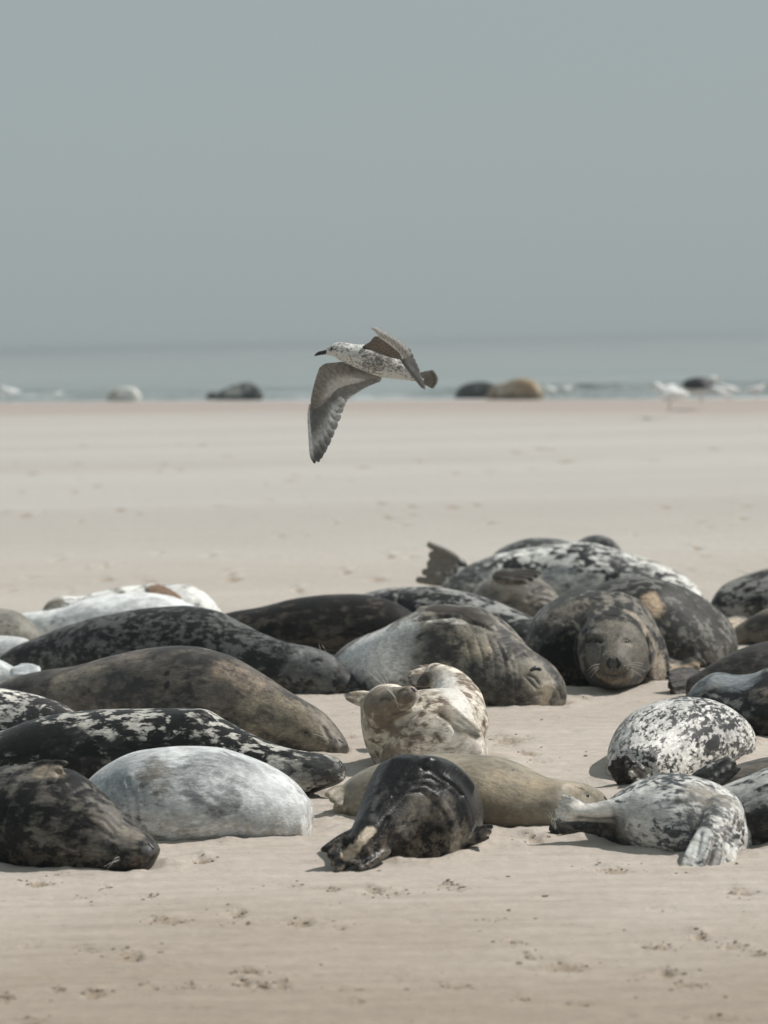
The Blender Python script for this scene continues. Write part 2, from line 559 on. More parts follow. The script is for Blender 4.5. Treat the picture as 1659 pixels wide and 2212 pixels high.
# thin crusty streaks
st = t.noise(t.mapv(pos, (2.2, 9, 1), rot=(0, 0, 0.10)), 1.0, 7, 0.7, 0.5)
c = t.mix(t.math('MULTIPLY', t.rng(st, 0.52, 0.72), 0.35), c, (0.27, 0.215, 0.16))
gr = t.noise(pos, 260, 3, 0.7)
c = t.mix(1.0, c, t.mix(gr, (0.84, 0.84, 0.84), (1.16, 1.16, 1.16)), 'MULTIPLY')
md = t.noise(t.mapv(pos, (14, 9, 1)), 1.0, 5, 0.65)
c = t.mix(1.0, c, t.mix(t.rng(md, 0.25, 0.75), (0.93, 0.93, 0.93), (1.07, 1.07, 1.07)), 'MULTIPLY')
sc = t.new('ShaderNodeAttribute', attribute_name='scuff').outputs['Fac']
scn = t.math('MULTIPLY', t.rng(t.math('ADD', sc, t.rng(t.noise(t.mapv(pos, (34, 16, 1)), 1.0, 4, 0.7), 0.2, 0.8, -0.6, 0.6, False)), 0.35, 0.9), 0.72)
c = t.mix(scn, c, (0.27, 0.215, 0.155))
t.l.new(c, b.inputs['Base Color'])
b.inputs['Roughness'].default_value = 0.85
b.inputs['Specular IOR Level'].default_value = 0.2
b1 = t.bump(gr, 0.35, 0.006)
b2 = t.bump(st, 0.8, 0.03, b1)
b3 = t.bump(t.noise(t.mapv(pos, (40, 26, 1)), 1.0, 5, 0.7), 0.25, 0.012, b2)
t.l.new(b3, b.inputs['Normal'])
SAND_MAT = m
o = link('beach_sand', me, m)
tag(o, 'flat pale sandy beach with scuffed tracks', kind='structure')
o['label'] = 'pale flat sandy beach with scuffed tracks'

# clods and crumbs thrown up round the scuffs
g = Geo()
ico_v = unit(np.array([[1, 0, 0], [-1, 0, 0], [0, 1, 0], [0, -1, 0], [0, 0, 1], [0, 0, -1], [.6, .6, .5], [-.6, .6, .5], [-.6, -.6, .5], [.6, -.6, .5]]))
CL_F = [(4, 6, 0), (4, 0, 9), (4, 9, 3), (4, 3, 8), (4, 8, 1), (4, 1, 7), (4, 7, 2), (4, 2, 6), (6, 2, 0), (9, 0, 3), (8, 3, 1), (7, 1, 2),
        (5, 0, 2), (5, 3, 0), (5, 1, 3), (5, 2, 1)]
spots = []
for (cx, cy, hx, hy, st_) in SCW:
    if cy > 24 or st_ < 0.55:
        continue
    for k in range(int(34 * st_ * st_)):
        sz = 0.0016 + 0.0060 * rng.random() ** 3.4
        spots.append((cx + rng.normal() * hx * (0.7 if k % 3 else 1.5), cy + rng.normal() * hy * (0.6 if k % 3 else 1.1), sz))
for k in range(160):
    d = rng.uniform(8.6, 17)
    spots.append((rng.uniform(-0.145, 0.145) * d, d, 0.0025 + 0.006 * rng.random() ** 3))
spots = np.array(spots)
sz_z, _ = sand_z(spots[:, 0], spots[:, 1])
for (x, y, s), z in zip(spots, sz_z):
    vv = ico_v * (s * rng.uniform(0.7, 1.25, (10, 1))) * np.array([rng.uniform(.9, 2.0), rng.uniform(.8, 1.5), rng.uniform(.5, .9)])
    g.add(vv + np.array([x, y, z + s * 0.35]), CL_F)
m, t, b, out = material('sand_clod')
pos = t.new('ShaderNodeNewGeometry').outputs['Position']
c = t.mix(t.rng(t.noise(pos, 6, 3), 0.3, 0.7), (0.23, 0.185, 0.14), (0.38, 0.33, 0.27))
t.l.new(c, b.inputs['Base Color'])
b.inputs['Roughness'].default_value = 0.9
o = link('sand_crumbs', new_mesh('sand_crumbs', g.verts(), g.f, False), m)
tag(o, 'small crumbs and clods of damp sand around the scuffs', 'sand', kind='stuff')

# ------------------------------------------------------------------ sea
ys = np.concatenate([np.linspace(-6, 34, 190), np.geomspace(35, 7000, 130)])
thx = np.radians(np.concatenate([np.linspace(-62, -14, 22, endpoint=False), np.linspace(-14, 14, 300, endpoint=False), np.linspace(14, 62, 23)]))
S, A = np.meshgrid(ys, thx, indexing='ij')
X = np.tan(A) * (S + SH_A)
Y = S + shore_y(X)
q = np.column_stack([X.ravel() * 0.05, S.ravel() * 0.02, np.zeros(X.size)])
warp = fbm(q, 3, 4).reshape(X.shape)
q = np.column_stack([X.ravel() * 0.11, S.ravel() * 0.45, np.zeros(X.size)])
chop = fbm(q, 3, 8).reshape(X.shape)
Z = sea_z + 0.07 * chop * np.clip(S / 6, 0, 1) * np.clip(1.6 - S / 400, 0.2, 1)
foam = np.zeros(X.shape)
def breaker(s0, h, w, x0, x1, soft, curl=0.5, fo=1.0):
    global Z, foam
    sc_ = s0 + 2.2 * warp + 0.02 * X
    e = np.clip((X - x0) / soft, 0, 1) * np.clip((x1 - X) / soft, 0, 1)
    e = e * e * (3 - 2 * e)
    u = (S - sc_) / w
    prof = np.where(u < 0, np.exp(-(u / 0.55) ** 2), np.exp(-(u / 1.5) ** 2))
    Z = Z + h * prof * e
    foam = np.maximum(foam, fo * e * np.exp(-((u + 0.55) / 0.5) ** 2) * np.clip(0.55 + chop, 0, 1))
breaker(9, 0.50, 2.0, -1.0, 60, 6, fo=0.12)
breaker(20, 0.30, 2.5, -30, 2, 6, fo=0.3)
breaker(25, 0.28, 2.6, 4, 60, 8, fo=0.35)
breaker(4, 0.16, 1.0, -40, 60, 5, fo=0.85)
breaker(13, 0.18, 1.4, -40, -2, 5, fo=0.6)
foam = np.maximum(foam, np.clip(1 - np.abs(S - 0.9) / 1.6, 0, 1) * np.clip(0.85 + 0.5 * chop, 0, 1))
foam = np.maximum(foam, 0.45 * np.clip(1 - S / 14, 0, 1) * np.clip(0.5 + 1.3 * chop, 0, 1))
v = np.column_stack([X.ravel(), Y.ravel(), Z.ravel()])
nc = len(thx)
i = np.arange(len(ys) - 1)[:, None] * nc
j = np.arange(nc - 1)[None, :]
f = np.stack([i + j, i + j + 1, i + nc + j + 1, i + nc + j], -1).reshape(-1, 4).tolist()
me = new_mesh('sea', v, f)
set_attr(me, 'foam', foam.ravel(), 'FLOAT')
m, t, b, out = material('sea_water')
pos = t.new('ShaderNodeNewGeometry').outputs['Position']
fo = t.new('ShaderNodeAttribute', attribute_name='foam').outputs['Fac']
fn = t.noise(t.mapv(pos, (0.9, 1.6, 1)), 1.0, 5, 0.7)
ff = t.rng(t.math('ADD', fo, t.rng(fn, 0.2, 0.8, -0.3, 0.3, False)), 0.35, 0.75)
wc = t.mix(t.rng(t.noise(t.mapv(pos, (0.03, 0.06, 1)), 1.0, 3), 0.35, 0.65), (0.232, 0.268, 0.262), (0.275, 0.308, 0.302))
c = t.mix(ff, wc, (0.62, 0.64, 0.64))
t.l.new(c, b.inputs['Base Color'])
t.l.new(t.rng(ff, 0, 1, 0.28, 0.8), b.inputs['Roughness'])
b.inputs['IOR'].default_value = 1.33
wv = t.noise(t.mapv(pos, (0.7, 1.4, 1)), 1.0, 5, 0.6, 0.3)
bb = t.bump(wv, 0.9, 0.5)
bb2 = t.bump(t.noise(t.mapv(pos, (0.08, 0.25, 1)), 1.0, 4, 0.6), 0.6, 1.4, bb)
t.l.new(bb2, b.inputs['Normal'])
o = link('sea', me, m)
tag(o, 'grey green hazy sea with a low breaking wave', kind='structure')
# ------------------------------------------------------------------ seal kit
EYE_MAT, t_, b_, _ = material('wet_eye')
b_.inputs['Base Color'].default_value = (0.006, 0.005, 0.005, 1)
b_.inputs['Roughness'].default_value = 0.12
WHISK_MAT = plain('whisker', (0.62, 0.60, 0.55), 0.4)
NOSE_MAT = plain('nostril_skin', (0.010, 0.009, 0.009), 0.35)
CLAW_MAT = plain('claw', (0.03, 0.028, 0.025), 0.4)

def limb(geo, pts, up=(0, 0, 1), ns=14):
    """pts: (px x, px y, depth, r[, flat r])"""
    W = [P(p[0], p[1], p[2]) for p in pts]
    tube(geo, W, [p[3] for p in pts], ns=ns, flat=[p[4] if len(p) > 4 else p[3] for p in pts], up=up)

def flipper(geo, base, tip, w0, w1, th, nrm=(0, -1, 0.25), lens=(1, .97, .92, .86, .78), bend=0.0):
    """paddle of fused toes: base/tip px+depth, half widths, half thickness, facing direction"""
    B = P(*base)
    Tt = P(*tip)
    D = Tt - B
    n = unit(np.array(nrm, float) - unit(D) * np.dot(unit(D), nrm))
    lat = np.cross(unit(D), n)
    k = len(lens)
    mL = float(np.mean(lens))
    pp = [B - unit(D) * w0 * 0.5] + [B + D * q for q in (0.3 * mL, 0.62 * mL, 0.9 * mL)]
    pp[1] = pp[1] + n * bend * 0.8
    pp[2] = pp[2] + n * bend
    tube(geo, pp, [w0 * 0.9, (w0 * 0.6 + w1 * 0.4), w1 * 0.92, w1 * 0.75], ns=16, n=14, flat=[th * 1.1, th, th * 0.75, th * 0.45], up=n)
    for i, L in enumerate(lens):
        u = (i / (k - 1) * 2 - 1) if k > 1 else 0
        a = B + lat * w0 * u * 0.8
        e = B + D * L + lat * w1 * u
        mid = (a + e) / 2 + n * bend + lat * u * (w0 * 0.8 + w1) * 0.08
        r = max(w1 / k * 1.15, 0.012)
        r0 = max(w0 / k * 1.6, 0.012)
        tube(geo, [a, mid, e], [r0, (r + r0) / 2, r * 0.8], ns=10, n=10, flat=[th, th * 0.9, th * 0.62], up=n)

def finish(name, mesh_src, vox, smooth_it=3):
    tmp = bpy.data.objects.new('tmp', mesh_src)
    COL.objects.link(tmp)
    md = tmp.modifiers.new('r', 'REMESH')
    md.mode = 'VOXEL'
    md.voxel_size = vox
    md.use_smooth_shade = True
    ms = tmp.modifiers.new('s', 'SMOOTH')
    ms.factor = 0.5
    ms.iterations = smooth_it
    dg = bpy.context.evaluated_depsgraph_get()
    me = bpy.data.meshes.new_from_object(tmp.evaluated_get(dg), preserve_all_data_layers=False, depsgraph=dg)
    bpy.data.objects.remove(tmp, do_unlink=True)
    bpy.data.meshes.remove(mesh_src)
    me.name = name
    return me

NSEAL = [0]
FOOT = []

def seal(label, mat, stations, base, parts=(), ops=(), vox=0.011, lump=0.006, group='seals hauled out on the beach', folds=(), pear=0.12, cap=0.25, zg=0.0, straight=0.85, sag=0.10):
    """stations: (x, ytop, w[, ybot[, d]]) in photo pixels / metres (w > 2: pixels); base: contact line [(x, y)]"""
    NSEAL[0] += 1
    sid = NSEAL[0]
    bx = [p[0] for p in base]
    by = [p[1] for p in base]
    rows = []
    for s in stations:
        x, yt, w = s[:3]
        yb = s[3] if len(s) > 3 else None
        d = s[4] if len(s) > 4 else None
        if d is None:
            yc = float(np.interp(x, bx, by))
            d = gd(x, yc, zg)
            w_ = w if w <= 2 else w * d / FPX
            d += 0.72 * w_
        w_ = w if w <= 2 else w * d / FPX
        top = P(x, yt, d)
        zb = zg - sag * min(1.0, w_ / 0.22) if yb is None else P(x, yb, d)[2]
        rows.append((top[0], top[1], top[2], zb, w_))
    rows = np.array(rows)
    seg = np.hypot(np.diff(rows[:, 0]), np.diff(rows[:, 1])) + 0.5 * np.abs(np.diff(rows[:, 2]))
    tt = np.concatenate([[0], np.cumsum(seg)])
    n = 72
    q = pchip(tt, rows, np.linspace(0, tt[-1], n))
    C = np.column_stack([q[:, 0], q[:, 1], (q[:, 2] + q[:, 3]) / 2])
    rz = np.maximum((q[:, 2] - q[:, 3]) / 2, 0.015)
    w = np.maximum(q[:, 4], 0.015)
    T = np.gradient(C, axis=0)
    ker = np.hanning(43)[1:-1]
    ker /= ker.sum()
    Tp = np.pad(unit(T * [1, 1, 0.0]), ((20, 20), (0, 0)), mode='edge')
    Th = unit(np.column_stack([np.convolve(Tp[:, k], ker, mode='valid') for k in range(3)]))
    cw = C - np.average(C, axis=0, weights=w)
    wv = (w[:, None] * cw)[:, :2]
    ev, evec = np.linalg.eigh(wv.T @ cw[:, :2])
    ax = np.append(evec[:, 1], 0.0)
    if ax @ (C[-1] - C[0]) < 0:
        ax = -ax
    Th = unit(Th * (1 - straight) + unit(ax * [1, 1, 0]) * straight)
    L = np.cross(Th, [0, 0, 1.0])
    Tu = unit(T)
    # closing rings
    C2, A2, B2 = close_caps(C, L * w[:, None], np.array([[0, 0, 1.0]]) * rz[:, None], Th, cap)
    ns = 36
    ph = np.linspace(0, 2 * np.pi, ns, endpoint=False)
    ca, sa = np.cos(ph), np.sin(ph)
    ca = np.sign(ca) * np.abs(ca) ** 0.9 * (1 - pear * sa)
    v = C2[:, None] + A2[:, None] * ca[None, :, None] + B2[:, None] * sa[None, :, None]
    v = v.reshape(-1, 3)
    v[:, 2] = np.maximum(v[:, 2], zg - 0.045)
    if C[:, 1].mean() < 27:
        FOOT.append((C2[::2, :2].copy(), np.linalg.norm(A2[::2], axis=1)))
    g = Geo()
    g.add(v, ring_faces(len(C2), ns))
    for p in parts:
        p(g)
    src = new_mesh('src', g.verts(), g.f)
    me = finish('seal_body', src, vox)
    nv = len(me.vertices)
    V = np.empty(nv * 3, np.float32)
    me.vertices.foreach_get('co', V)
    V = V.reshape(-1, 3).astype(float)
    # body-following coordinates for the coat
    sc_ = np.concatenate([[0], np.cumsum(np.linalg.norm(np.diff(C, axis=0), axis=1))])
    axh = unit(ax * [1, 1, 0])
    axl = np.cross(axh, [0, 0, 1.0])
    o_ = V - C[n // 2]
    fur = np.column_stack([o_ @ axh, o_ @ axl, o_[:, 2]])
    # smooth position along the body for the skin folds
    ws = np.zeros(nv)
    sl = np.zeros(nv)
    for k in range(0, n, 2):
        w_k = np.exp(-((V - C[k]) ** 2).sum(1) / 0.01) + 1e-30
        ws += w_k
        sl += w_k * (sc_[k] + (V - C[k]) @ Tu[k])
    sl /= ws
    nrm = np.empty(nv * 3, np.float32)
    me.vertices.foreach_get('normal', nrm)
    nrm = nrm.reshape(-1, 3).astype(float)
    # soft blubber unevenness
    disp = lump * fbm(V * 3.1 + sid * 7.7, 3, sid)
    for (s0, s1, wl, amp) in folds:
        # skin folds ringing the body between two fractions of its length
        ph_ = sl / sc_[-1]
        e = np.clip((ph_ - s0) / 0.05, 0, 1) * np.clip((s1 - ph_) / 0.05, 0, 1)
        wob = 0.35 * wl * fbm(V * 5 + sid, 2, 5)
        disp += -amp * e * np.exp(-(np.sin(np.pi * (sl + wob) / wl) / 0.35) ** 2) * (0.6 + 0.6 * fbm(V * 4 + 3, 2, 6))
    V = V + nrm * disp[:, None]
    paint = np.zeros((nv, 4))
    crease = np.zeros(nv)
    hard = np.zeros(nv)
    extra = []
    if ops:
        polys = np.empty(len(me.loops), np.int32)
        me.loops.foreach_get('vertex_index', polys)
        ls = np.empty(len(me.polygons), np.int32)
        lt = np.empty(len(me.polygons), np.int32)
        me.polygons.foreach_get('loop_start', ls)
        me.polygons.foreach_get('loop_total', lt)
        pf = [polys[a:a + b_].tolist() for a, b_ in zip(ls, lt)]
        bvh = BVHTree.FromPolygons(V.tolist(), pf)
        def hit(x, y):
            r = Vector(ray(x, y)).normalized()
            loc, nn, ix, dist = bvh.ray_cast(Vector(CAM), r)
            if loc is None:
                # just outside the outline: take the nearest surface point
                tp = Vector(P(x, y, C[:, 1].mean()))
                loc, nn, ix, dist = bvh.find_nearest(tp)
                if (loc - tp).length > 0.35:
                    return None, None
            return np.array(loc), np.array(nn)
        def dist_poly(pts):
            best = np.full(nv, 1e9)
            if len(pts) == 1:
                return np.linalg.norm(V - pts[0], axis=1)
            for a, c_ in zip(pts[:-1], pts[1:]):
                ab = c_ - a
                tq = np.clip(((V - a) @ ab) / max(ab @ ab, 1e-9), 0, 1)
                best = np.minimum(best, np.linalg.norm(V - (a + tq[:, None] * ab), axis=1))
            return best
        push = np.zeros(nv)
        for op in ops:
            kind, pix = op[0], op[1]
            pts, nns = [], []
            for (x, y) in pix:
                a, c_ = hit(x, y)
                if a is not None:
                    pts.append(a)
                    nns.append(c_)
            if not pts:
                print('miss', label, op)
                continue
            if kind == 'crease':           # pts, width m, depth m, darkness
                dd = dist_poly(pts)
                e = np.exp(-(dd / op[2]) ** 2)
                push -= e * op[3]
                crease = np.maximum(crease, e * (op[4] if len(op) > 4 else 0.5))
            elif kind == 'bulge':          # pts, radius, height
                dd = dist_poly(pts)
                push += np.exp(-(dd / op[2]) ** 2) * op[3]
            elif kind == 'paint':          # pts, radius m, colour, strength
                dd = dist_poly(pts)
                a = np.clip(1.35 - dd / op[2], 0, 1)
                a = a * a * (3 - 2 * a) * op[4]
                facing = np.clip((nrm @ unit(np.mean(nns, axis=0))) * 2 + 1.2, 0, 1)
                a = a * facing
                na = np.maximum(paint[:, 3], a)
                k = np.where(a > 0, np.clip(a / np.maximum(paint[:, 3] + a, 1e-6) * (0.4 + a), 0, 1), 0)
                paint[:, :3] = paint[:, :3] * (1 - k[:, None]) + np.array(tone(op[3])) * k[:, None]
                paint[:, 3] = na
                hard = np.maximum(hard * (1 - k), (0.35 if op[4] < 0.8 else 0.95) * (a > 0.02))
            elif kind == 'eye':            # pts, size m, flatness
                extra.append(('eye', pts[0], nns[0], op[2], op[3] if len(op) > 3 else 1.0))
            elif kind == 'nostril':        # short dark slit, pts two ends, width
                extra.append(('nostril', pts, nns, op[2]))
            elif kind == 'whisk':          # root pts[0]; pixel tips
                for (x, y) in op[2]:
                    e = P(x, y, pts[0][1] - 0.03)
                    extra.append(('whisk', pts[0], e))
            elif kind == 'claws':          # each point one claw, direction px, length
                for a, c_ in zip(pts, nns):
                    extra.append(('claw', a, c_, op[2], op[3]))
        V = V + nrm * push[:, None]
    # settle into the sand
    V[:, 2] = np.maximum(V[:, 2], zg - 0.05)
    c0 = C[n // 2]
    org = np.array([c0[0], c0[1], 0.0])
    me.vertices.foreach_set('co', (V - org).astype(np.float32).ravel())
    me.polygons.foreach_set('use_smooth', np.ones(len(me.polygons), bool))
    me.update()
    set_attr(me, 'fur_co', fur, 'FLOAT_VECTOR')
    set_attr(me, 'paint', paint, 'FLOAT_COLOR')
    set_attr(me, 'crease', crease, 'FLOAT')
    set_attr(me, 'hard', hard, 'FLOAT')
    root = empty('grey_seal', org)
    tag(root, label, 'seal', group)
    link('body', me, mat, root)
    wg = Geo()
    for e in extra:
        gg = Geo()
        if e[0] == 'eye':
            n_ = unit(e[2])
            lat = unit(np.cross(n_, [0, 0, 1.0]))
            M = np.column_stack([lat, n_, np.cross(lat, n_)])
            s = e[3]
            ball(gg, e[1] - org - n_ * s * 0.25, (s, s * 0.55, s * 0.75 * e[4]), 14, 10, M)
            link('eye', new_mesh('eye', gg.verts(), gg.f), EYE_MAT, root)
        elif e[0] == 'nostril':
            pts = [p - org - nn * e[3] * 0.15 for p, nn in zip(e[1], e[2])]
            k = len(pts)
            rr_ = [e[3] * (0.55 + 0.45 * math.sin(math.pi * (i + 0.5) / k)) for i in range(k)]
            tube(gg, pts, rr_, ns=8, n=10)
            link('nostril', new_mesh('nostril', gg.verts(), gg.f), NOSE_MAT, root)
        elif e[0] == 'whisk':
            a, c_ = e[1] - org, e[2] - org
            a = a + rng.normal(0, 0.012, 3)
            mid = (a + c_) / 2 + np.array([0, -0.01, 0.012])
            tube(wg, [a, mid, c_], [0.0011, 0.0009, 0.0005], ns=4, n=7)
        elif e[0] == 'claw':
            a = e[1] - org
            dv = unit(np.array(e[3], float))
            tube(gg, [a - dv * 0.01, a + dv * e[4] * 0.6 if len(e) > 4 else a + dv * 0.02, a + dv * e[4] if len(e) > 4 else a + dv * 0.03],
                 [0.006, 0.005, 0.002], ns=6, n=6)
            link('claw', new_mesh('claw', gg.verts(), gg.f), CLAW_MAT, root)
    if wg.n:
        link('whiskers', new_mesh('whiskers', wg.verts(), wg.f), WHISK_MAT, root)['kind'] = 'stuff'
    return root

def L_(pts, up=(0, 0, 1)):
    return lambda g: limb(g, pts, up)
def F_(*a, **k):
    return lambda g: flipper(g, *a, **k)
def B_(c, r, M=None):
    return lambda g: ball(g, P(*c), r, 24, 18, M)
# ------------------------------------------------------------------ the seals (front to back)
BLK = (0.016, 0.016, 0.017)
# front left: dark, on its side, head to the right
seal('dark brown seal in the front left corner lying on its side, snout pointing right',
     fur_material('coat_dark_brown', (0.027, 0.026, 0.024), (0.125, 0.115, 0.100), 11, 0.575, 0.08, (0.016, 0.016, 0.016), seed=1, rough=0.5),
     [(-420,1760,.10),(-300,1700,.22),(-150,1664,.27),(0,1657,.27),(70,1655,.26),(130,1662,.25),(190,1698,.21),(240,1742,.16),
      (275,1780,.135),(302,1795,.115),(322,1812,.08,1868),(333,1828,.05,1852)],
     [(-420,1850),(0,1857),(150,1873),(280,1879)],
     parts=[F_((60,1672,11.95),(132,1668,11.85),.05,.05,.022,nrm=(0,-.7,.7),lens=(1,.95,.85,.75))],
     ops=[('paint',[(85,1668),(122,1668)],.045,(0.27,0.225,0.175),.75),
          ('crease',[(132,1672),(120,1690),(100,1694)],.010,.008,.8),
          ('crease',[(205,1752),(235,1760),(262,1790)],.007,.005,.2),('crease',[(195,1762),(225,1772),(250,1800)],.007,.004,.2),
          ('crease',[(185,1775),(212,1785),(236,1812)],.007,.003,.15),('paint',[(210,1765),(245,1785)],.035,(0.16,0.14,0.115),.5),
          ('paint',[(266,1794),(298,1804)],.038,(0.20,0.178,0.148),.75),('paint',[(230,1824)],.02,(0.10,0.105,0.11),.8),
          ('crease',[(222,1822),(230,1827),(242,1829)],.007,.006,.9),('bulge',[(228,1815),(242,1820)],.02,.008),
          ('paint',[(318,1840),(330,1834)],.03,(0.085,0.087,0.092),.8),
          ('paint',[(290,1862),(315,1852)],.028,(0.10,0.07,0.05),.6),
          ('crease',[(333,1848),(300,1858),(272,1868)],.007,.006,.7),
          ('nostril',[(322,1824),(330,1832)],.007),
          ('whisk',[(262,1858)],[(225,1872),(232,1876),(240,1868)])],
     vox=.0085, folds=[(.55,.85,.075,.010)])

# pale grey, plump
seal('plump pale silver grey seal with darker grey cloud on its flank, front left',
     fur_material('coat_silver', (0.47, 0.48, 0.48), (0.16, 0.17, 0.175), 20, 0.66, 0.10, (0.37, 0.385, 0.39), fine=.15, seed=2, sand=.6),
     [(118,1772,.10),(150,1730,.13),(185,1690,.16),(230,1652,.21),(300,1623,.26),(380,1614,.29),(460,1616,.29),(530,1633,.28),
      (590,1659,.25),(635,1689,.20),(660,1722,.14)],
     [(100,1790),(330,1812),(450,1811),(650,1800)],
     ops=[('paint',[(430,1670),(470,1690),(500,1660)],.15,(0.20,0.212,0.22),.5),('paint',[(330,1665),(350,1690)],.10,(0.22,0.20,0.175),.55),
          ('paint',[(250,1690),(230,1720)],.10,(0.27,0.29,0.305),.5),('paint',[(500,1740),(470,1752)],.06,(0.12,0.125,0.13),.5),
          ('crease',[(275,1685),(292,1720),(297,1760),(290,1790)],.013,.013,.3),('crease',[(258,1690),(272,1725),(278,1765)],.012,.010,.25),
          ('crease',[(305,1700),(312,1735),(310,1770)],.011,.008,.15)],
     lump=.009)

# black with pale blotches, head to the right
seal('black seal with large pale blotches stretched behind the silver seal, muzzle at right',
     fur_material('coat_black_blotched', (0.017, 0.017, 0.018), (0.34, 0.33, 0.30), 13, 0.575, 0.045, (0.024, 0.023, 0.022), seed=3, rough=.45, dist=.9),
     [(-250,1640,.15),(-120,1600,.24),(0,1579,.28),(60,1557,.29),(130,1541,.29),(250,1533,.29),(350,1531,.27),(430,1531,.25),
      (470,1551,.23),(520,1578,.19),(570,1601,.165),(620,1618,.145,1726),(665,1626,.125,1716),(700,1631,.095,1703),(728,1641,.075,1694),(737,1652,.055,1688)],
     [(-250,1690),(300,1712),(640,1722)],
     ops=[('bulge',[(410,1542),(440,1540)],.04,.010),('crease',[(415,1548),(450,1552)],.010,.010,.6),('paint',[(640,1660),(720,1665)],.10,(0.075,0.077,0.075),.75),('paint',[(20,1600),(110,1600),(230,1640),(420,1625)],.13,(0.014,0.014,0.014),.9),
          ('paint',[(590,1640),(605,1665)],.05,(0.36,0.35,0.32),.6),
          ('crease',[(737,1672),(710,1684),(680,1690)],.007,.006,.8),('nostril',[(733,1646),(738,1656)],.007),
          ('crease',[(655,1655),(668,1658)],.008,.006,.9),
          ('whisk',[(728,1672)],[(748,1690),(752,1680)])],
     vox=.0095)

# brown-grey, long head right
seal('long brown grey seal arched behind the blotched black one, snout resting on sand',
     fur_material('coat_brown', (0.150, 0.127, 0.104), (0.050, 0.046, 0.041), 10, 0.53, 0.10, (0.085, 0.075, 0.066), seed=4, fine=.25),
     [(-70,1515,.06),(-20,1489,.10),(40,1461,.16),(100,1447,.20),(170,1437,.24),(250,1415,.28),(330,1400,.30),(400,1396,.30),
      (460,1408,.28),(540,1446,.23),(600,1484,.185),(640,1508,.155),(680,1532,.135),(710,1562,.11),(732,1592,.08),(741,1607,.055)],
     [(-70,1555),(200,1585),(500,1618),(740,1629)],
     ops=[('paint',[(560,1540),(640,1555),(690,1580)],.17,(0.24,0.205,0.15),.7),('paint',[(480,1440),(560,1480)],.09,(0.30,0.23,0.17),.55),
          ('paint',[(130,1470),(200,1460)],.12,(0.26,0.225,0.17),.55),('paint',[(240,1480),(300,1500)],.15,(0.055,0.055,0.055),.55),
          ('paint',[(360,1480)],.03,(0.025,0.022,0.020),.9),('paint',[(360,1455)],.025,(0.03,0.026,0.022),.8),
          ('paint',[(722,1600),(735,1612)],.035,(0.05,0.045,0.04),.7),
          ('crease',[(700,1572),(712,1600),(708,1622)],.011,.010,.6),('crease',[(724,1600),(716,1612),(722,1622)],.007,.006,.8),
          ('crease',[(652,1578),(664,1581),(670,1590)],.007,.006,.9),('eye',[(660,1583)],.011,.7),
          ('nostril',[(733,1598),(740,1604)],.007),
          ('whisk',[(712,1598)],[(688,1572),(682,1580),(690,1590),(676,1586)])],
     vox=.0095)

# tan seal lying behind the wet black one
seal('smooth tan seal with a dark eye lying behind the wet black seal',
     fur_material('coat_tan', (0.295, 0.250, 0.185), (0.12, 0.10, 0.08), 26, 0.74, 0.05, (0.225, 0.200, 0.155), seed=5, fine=.1, rough=.5, sand=.2),
     [(727,1730,.055),(737,1702,.10),(762,1679,.15),(800,1657,.195),(860,1640,.24),(930,1631,.27),(990,1630,.28),(1050,1634,.27),
      (1100,1646,.24),(1150,1668,.195),(1185,1682,.16),(1220,1686,.132),(1250,1690,.115),(1280,1700,.09,1777),(1300,1713,.065,1764),(1311,1725,.042,1751)],
     [(720,1752),(790,1760),(1050,1782),(1230,1783),(1310,1765)],
     parts=[F_((755,1715,12.95),(722,1735,12.85),.05,.06,.025,nrm=(-.4,-.9,.1),lens=(.9,1,.95,.85))],
     ops=[('paint',[(1080,1690),(1140,1720)],.15,(0.31,0.25,0.17),.5),('paint',[(1100,1770),(1060,1765)],.12,(0.13,0.105,0.075),.65),
          ('paint',[(1200,1740),(1260,1745)],.10,(0.30,0.275,0.225),.6),('paint',[(1108,1663)],.014,(0.05,0.04,0.035),1),
          ('paint',[(800,1700),(850,1720)],.17,(0.20,0.175,0.135),.7),
          ('eye',[(1270,1719)],.0125,.9),('crease',[(1262,1716),(1270,1713),(1278,1718)],.006,.004,.5),
          ('nostril',[(1305,1722),(1311,1730)],.006),('crease',[(1311,1744),(1285,1752),(1265,1752)],.006,.005,.5),
          ('whisk',[(1290,1745)],[(1240,1776),(1236,1764),(1246,1784),(1240,1750)]),('whisk',[(1262,1702)],[(1252,1680),(1246,1684)])],
     vox=.0095)

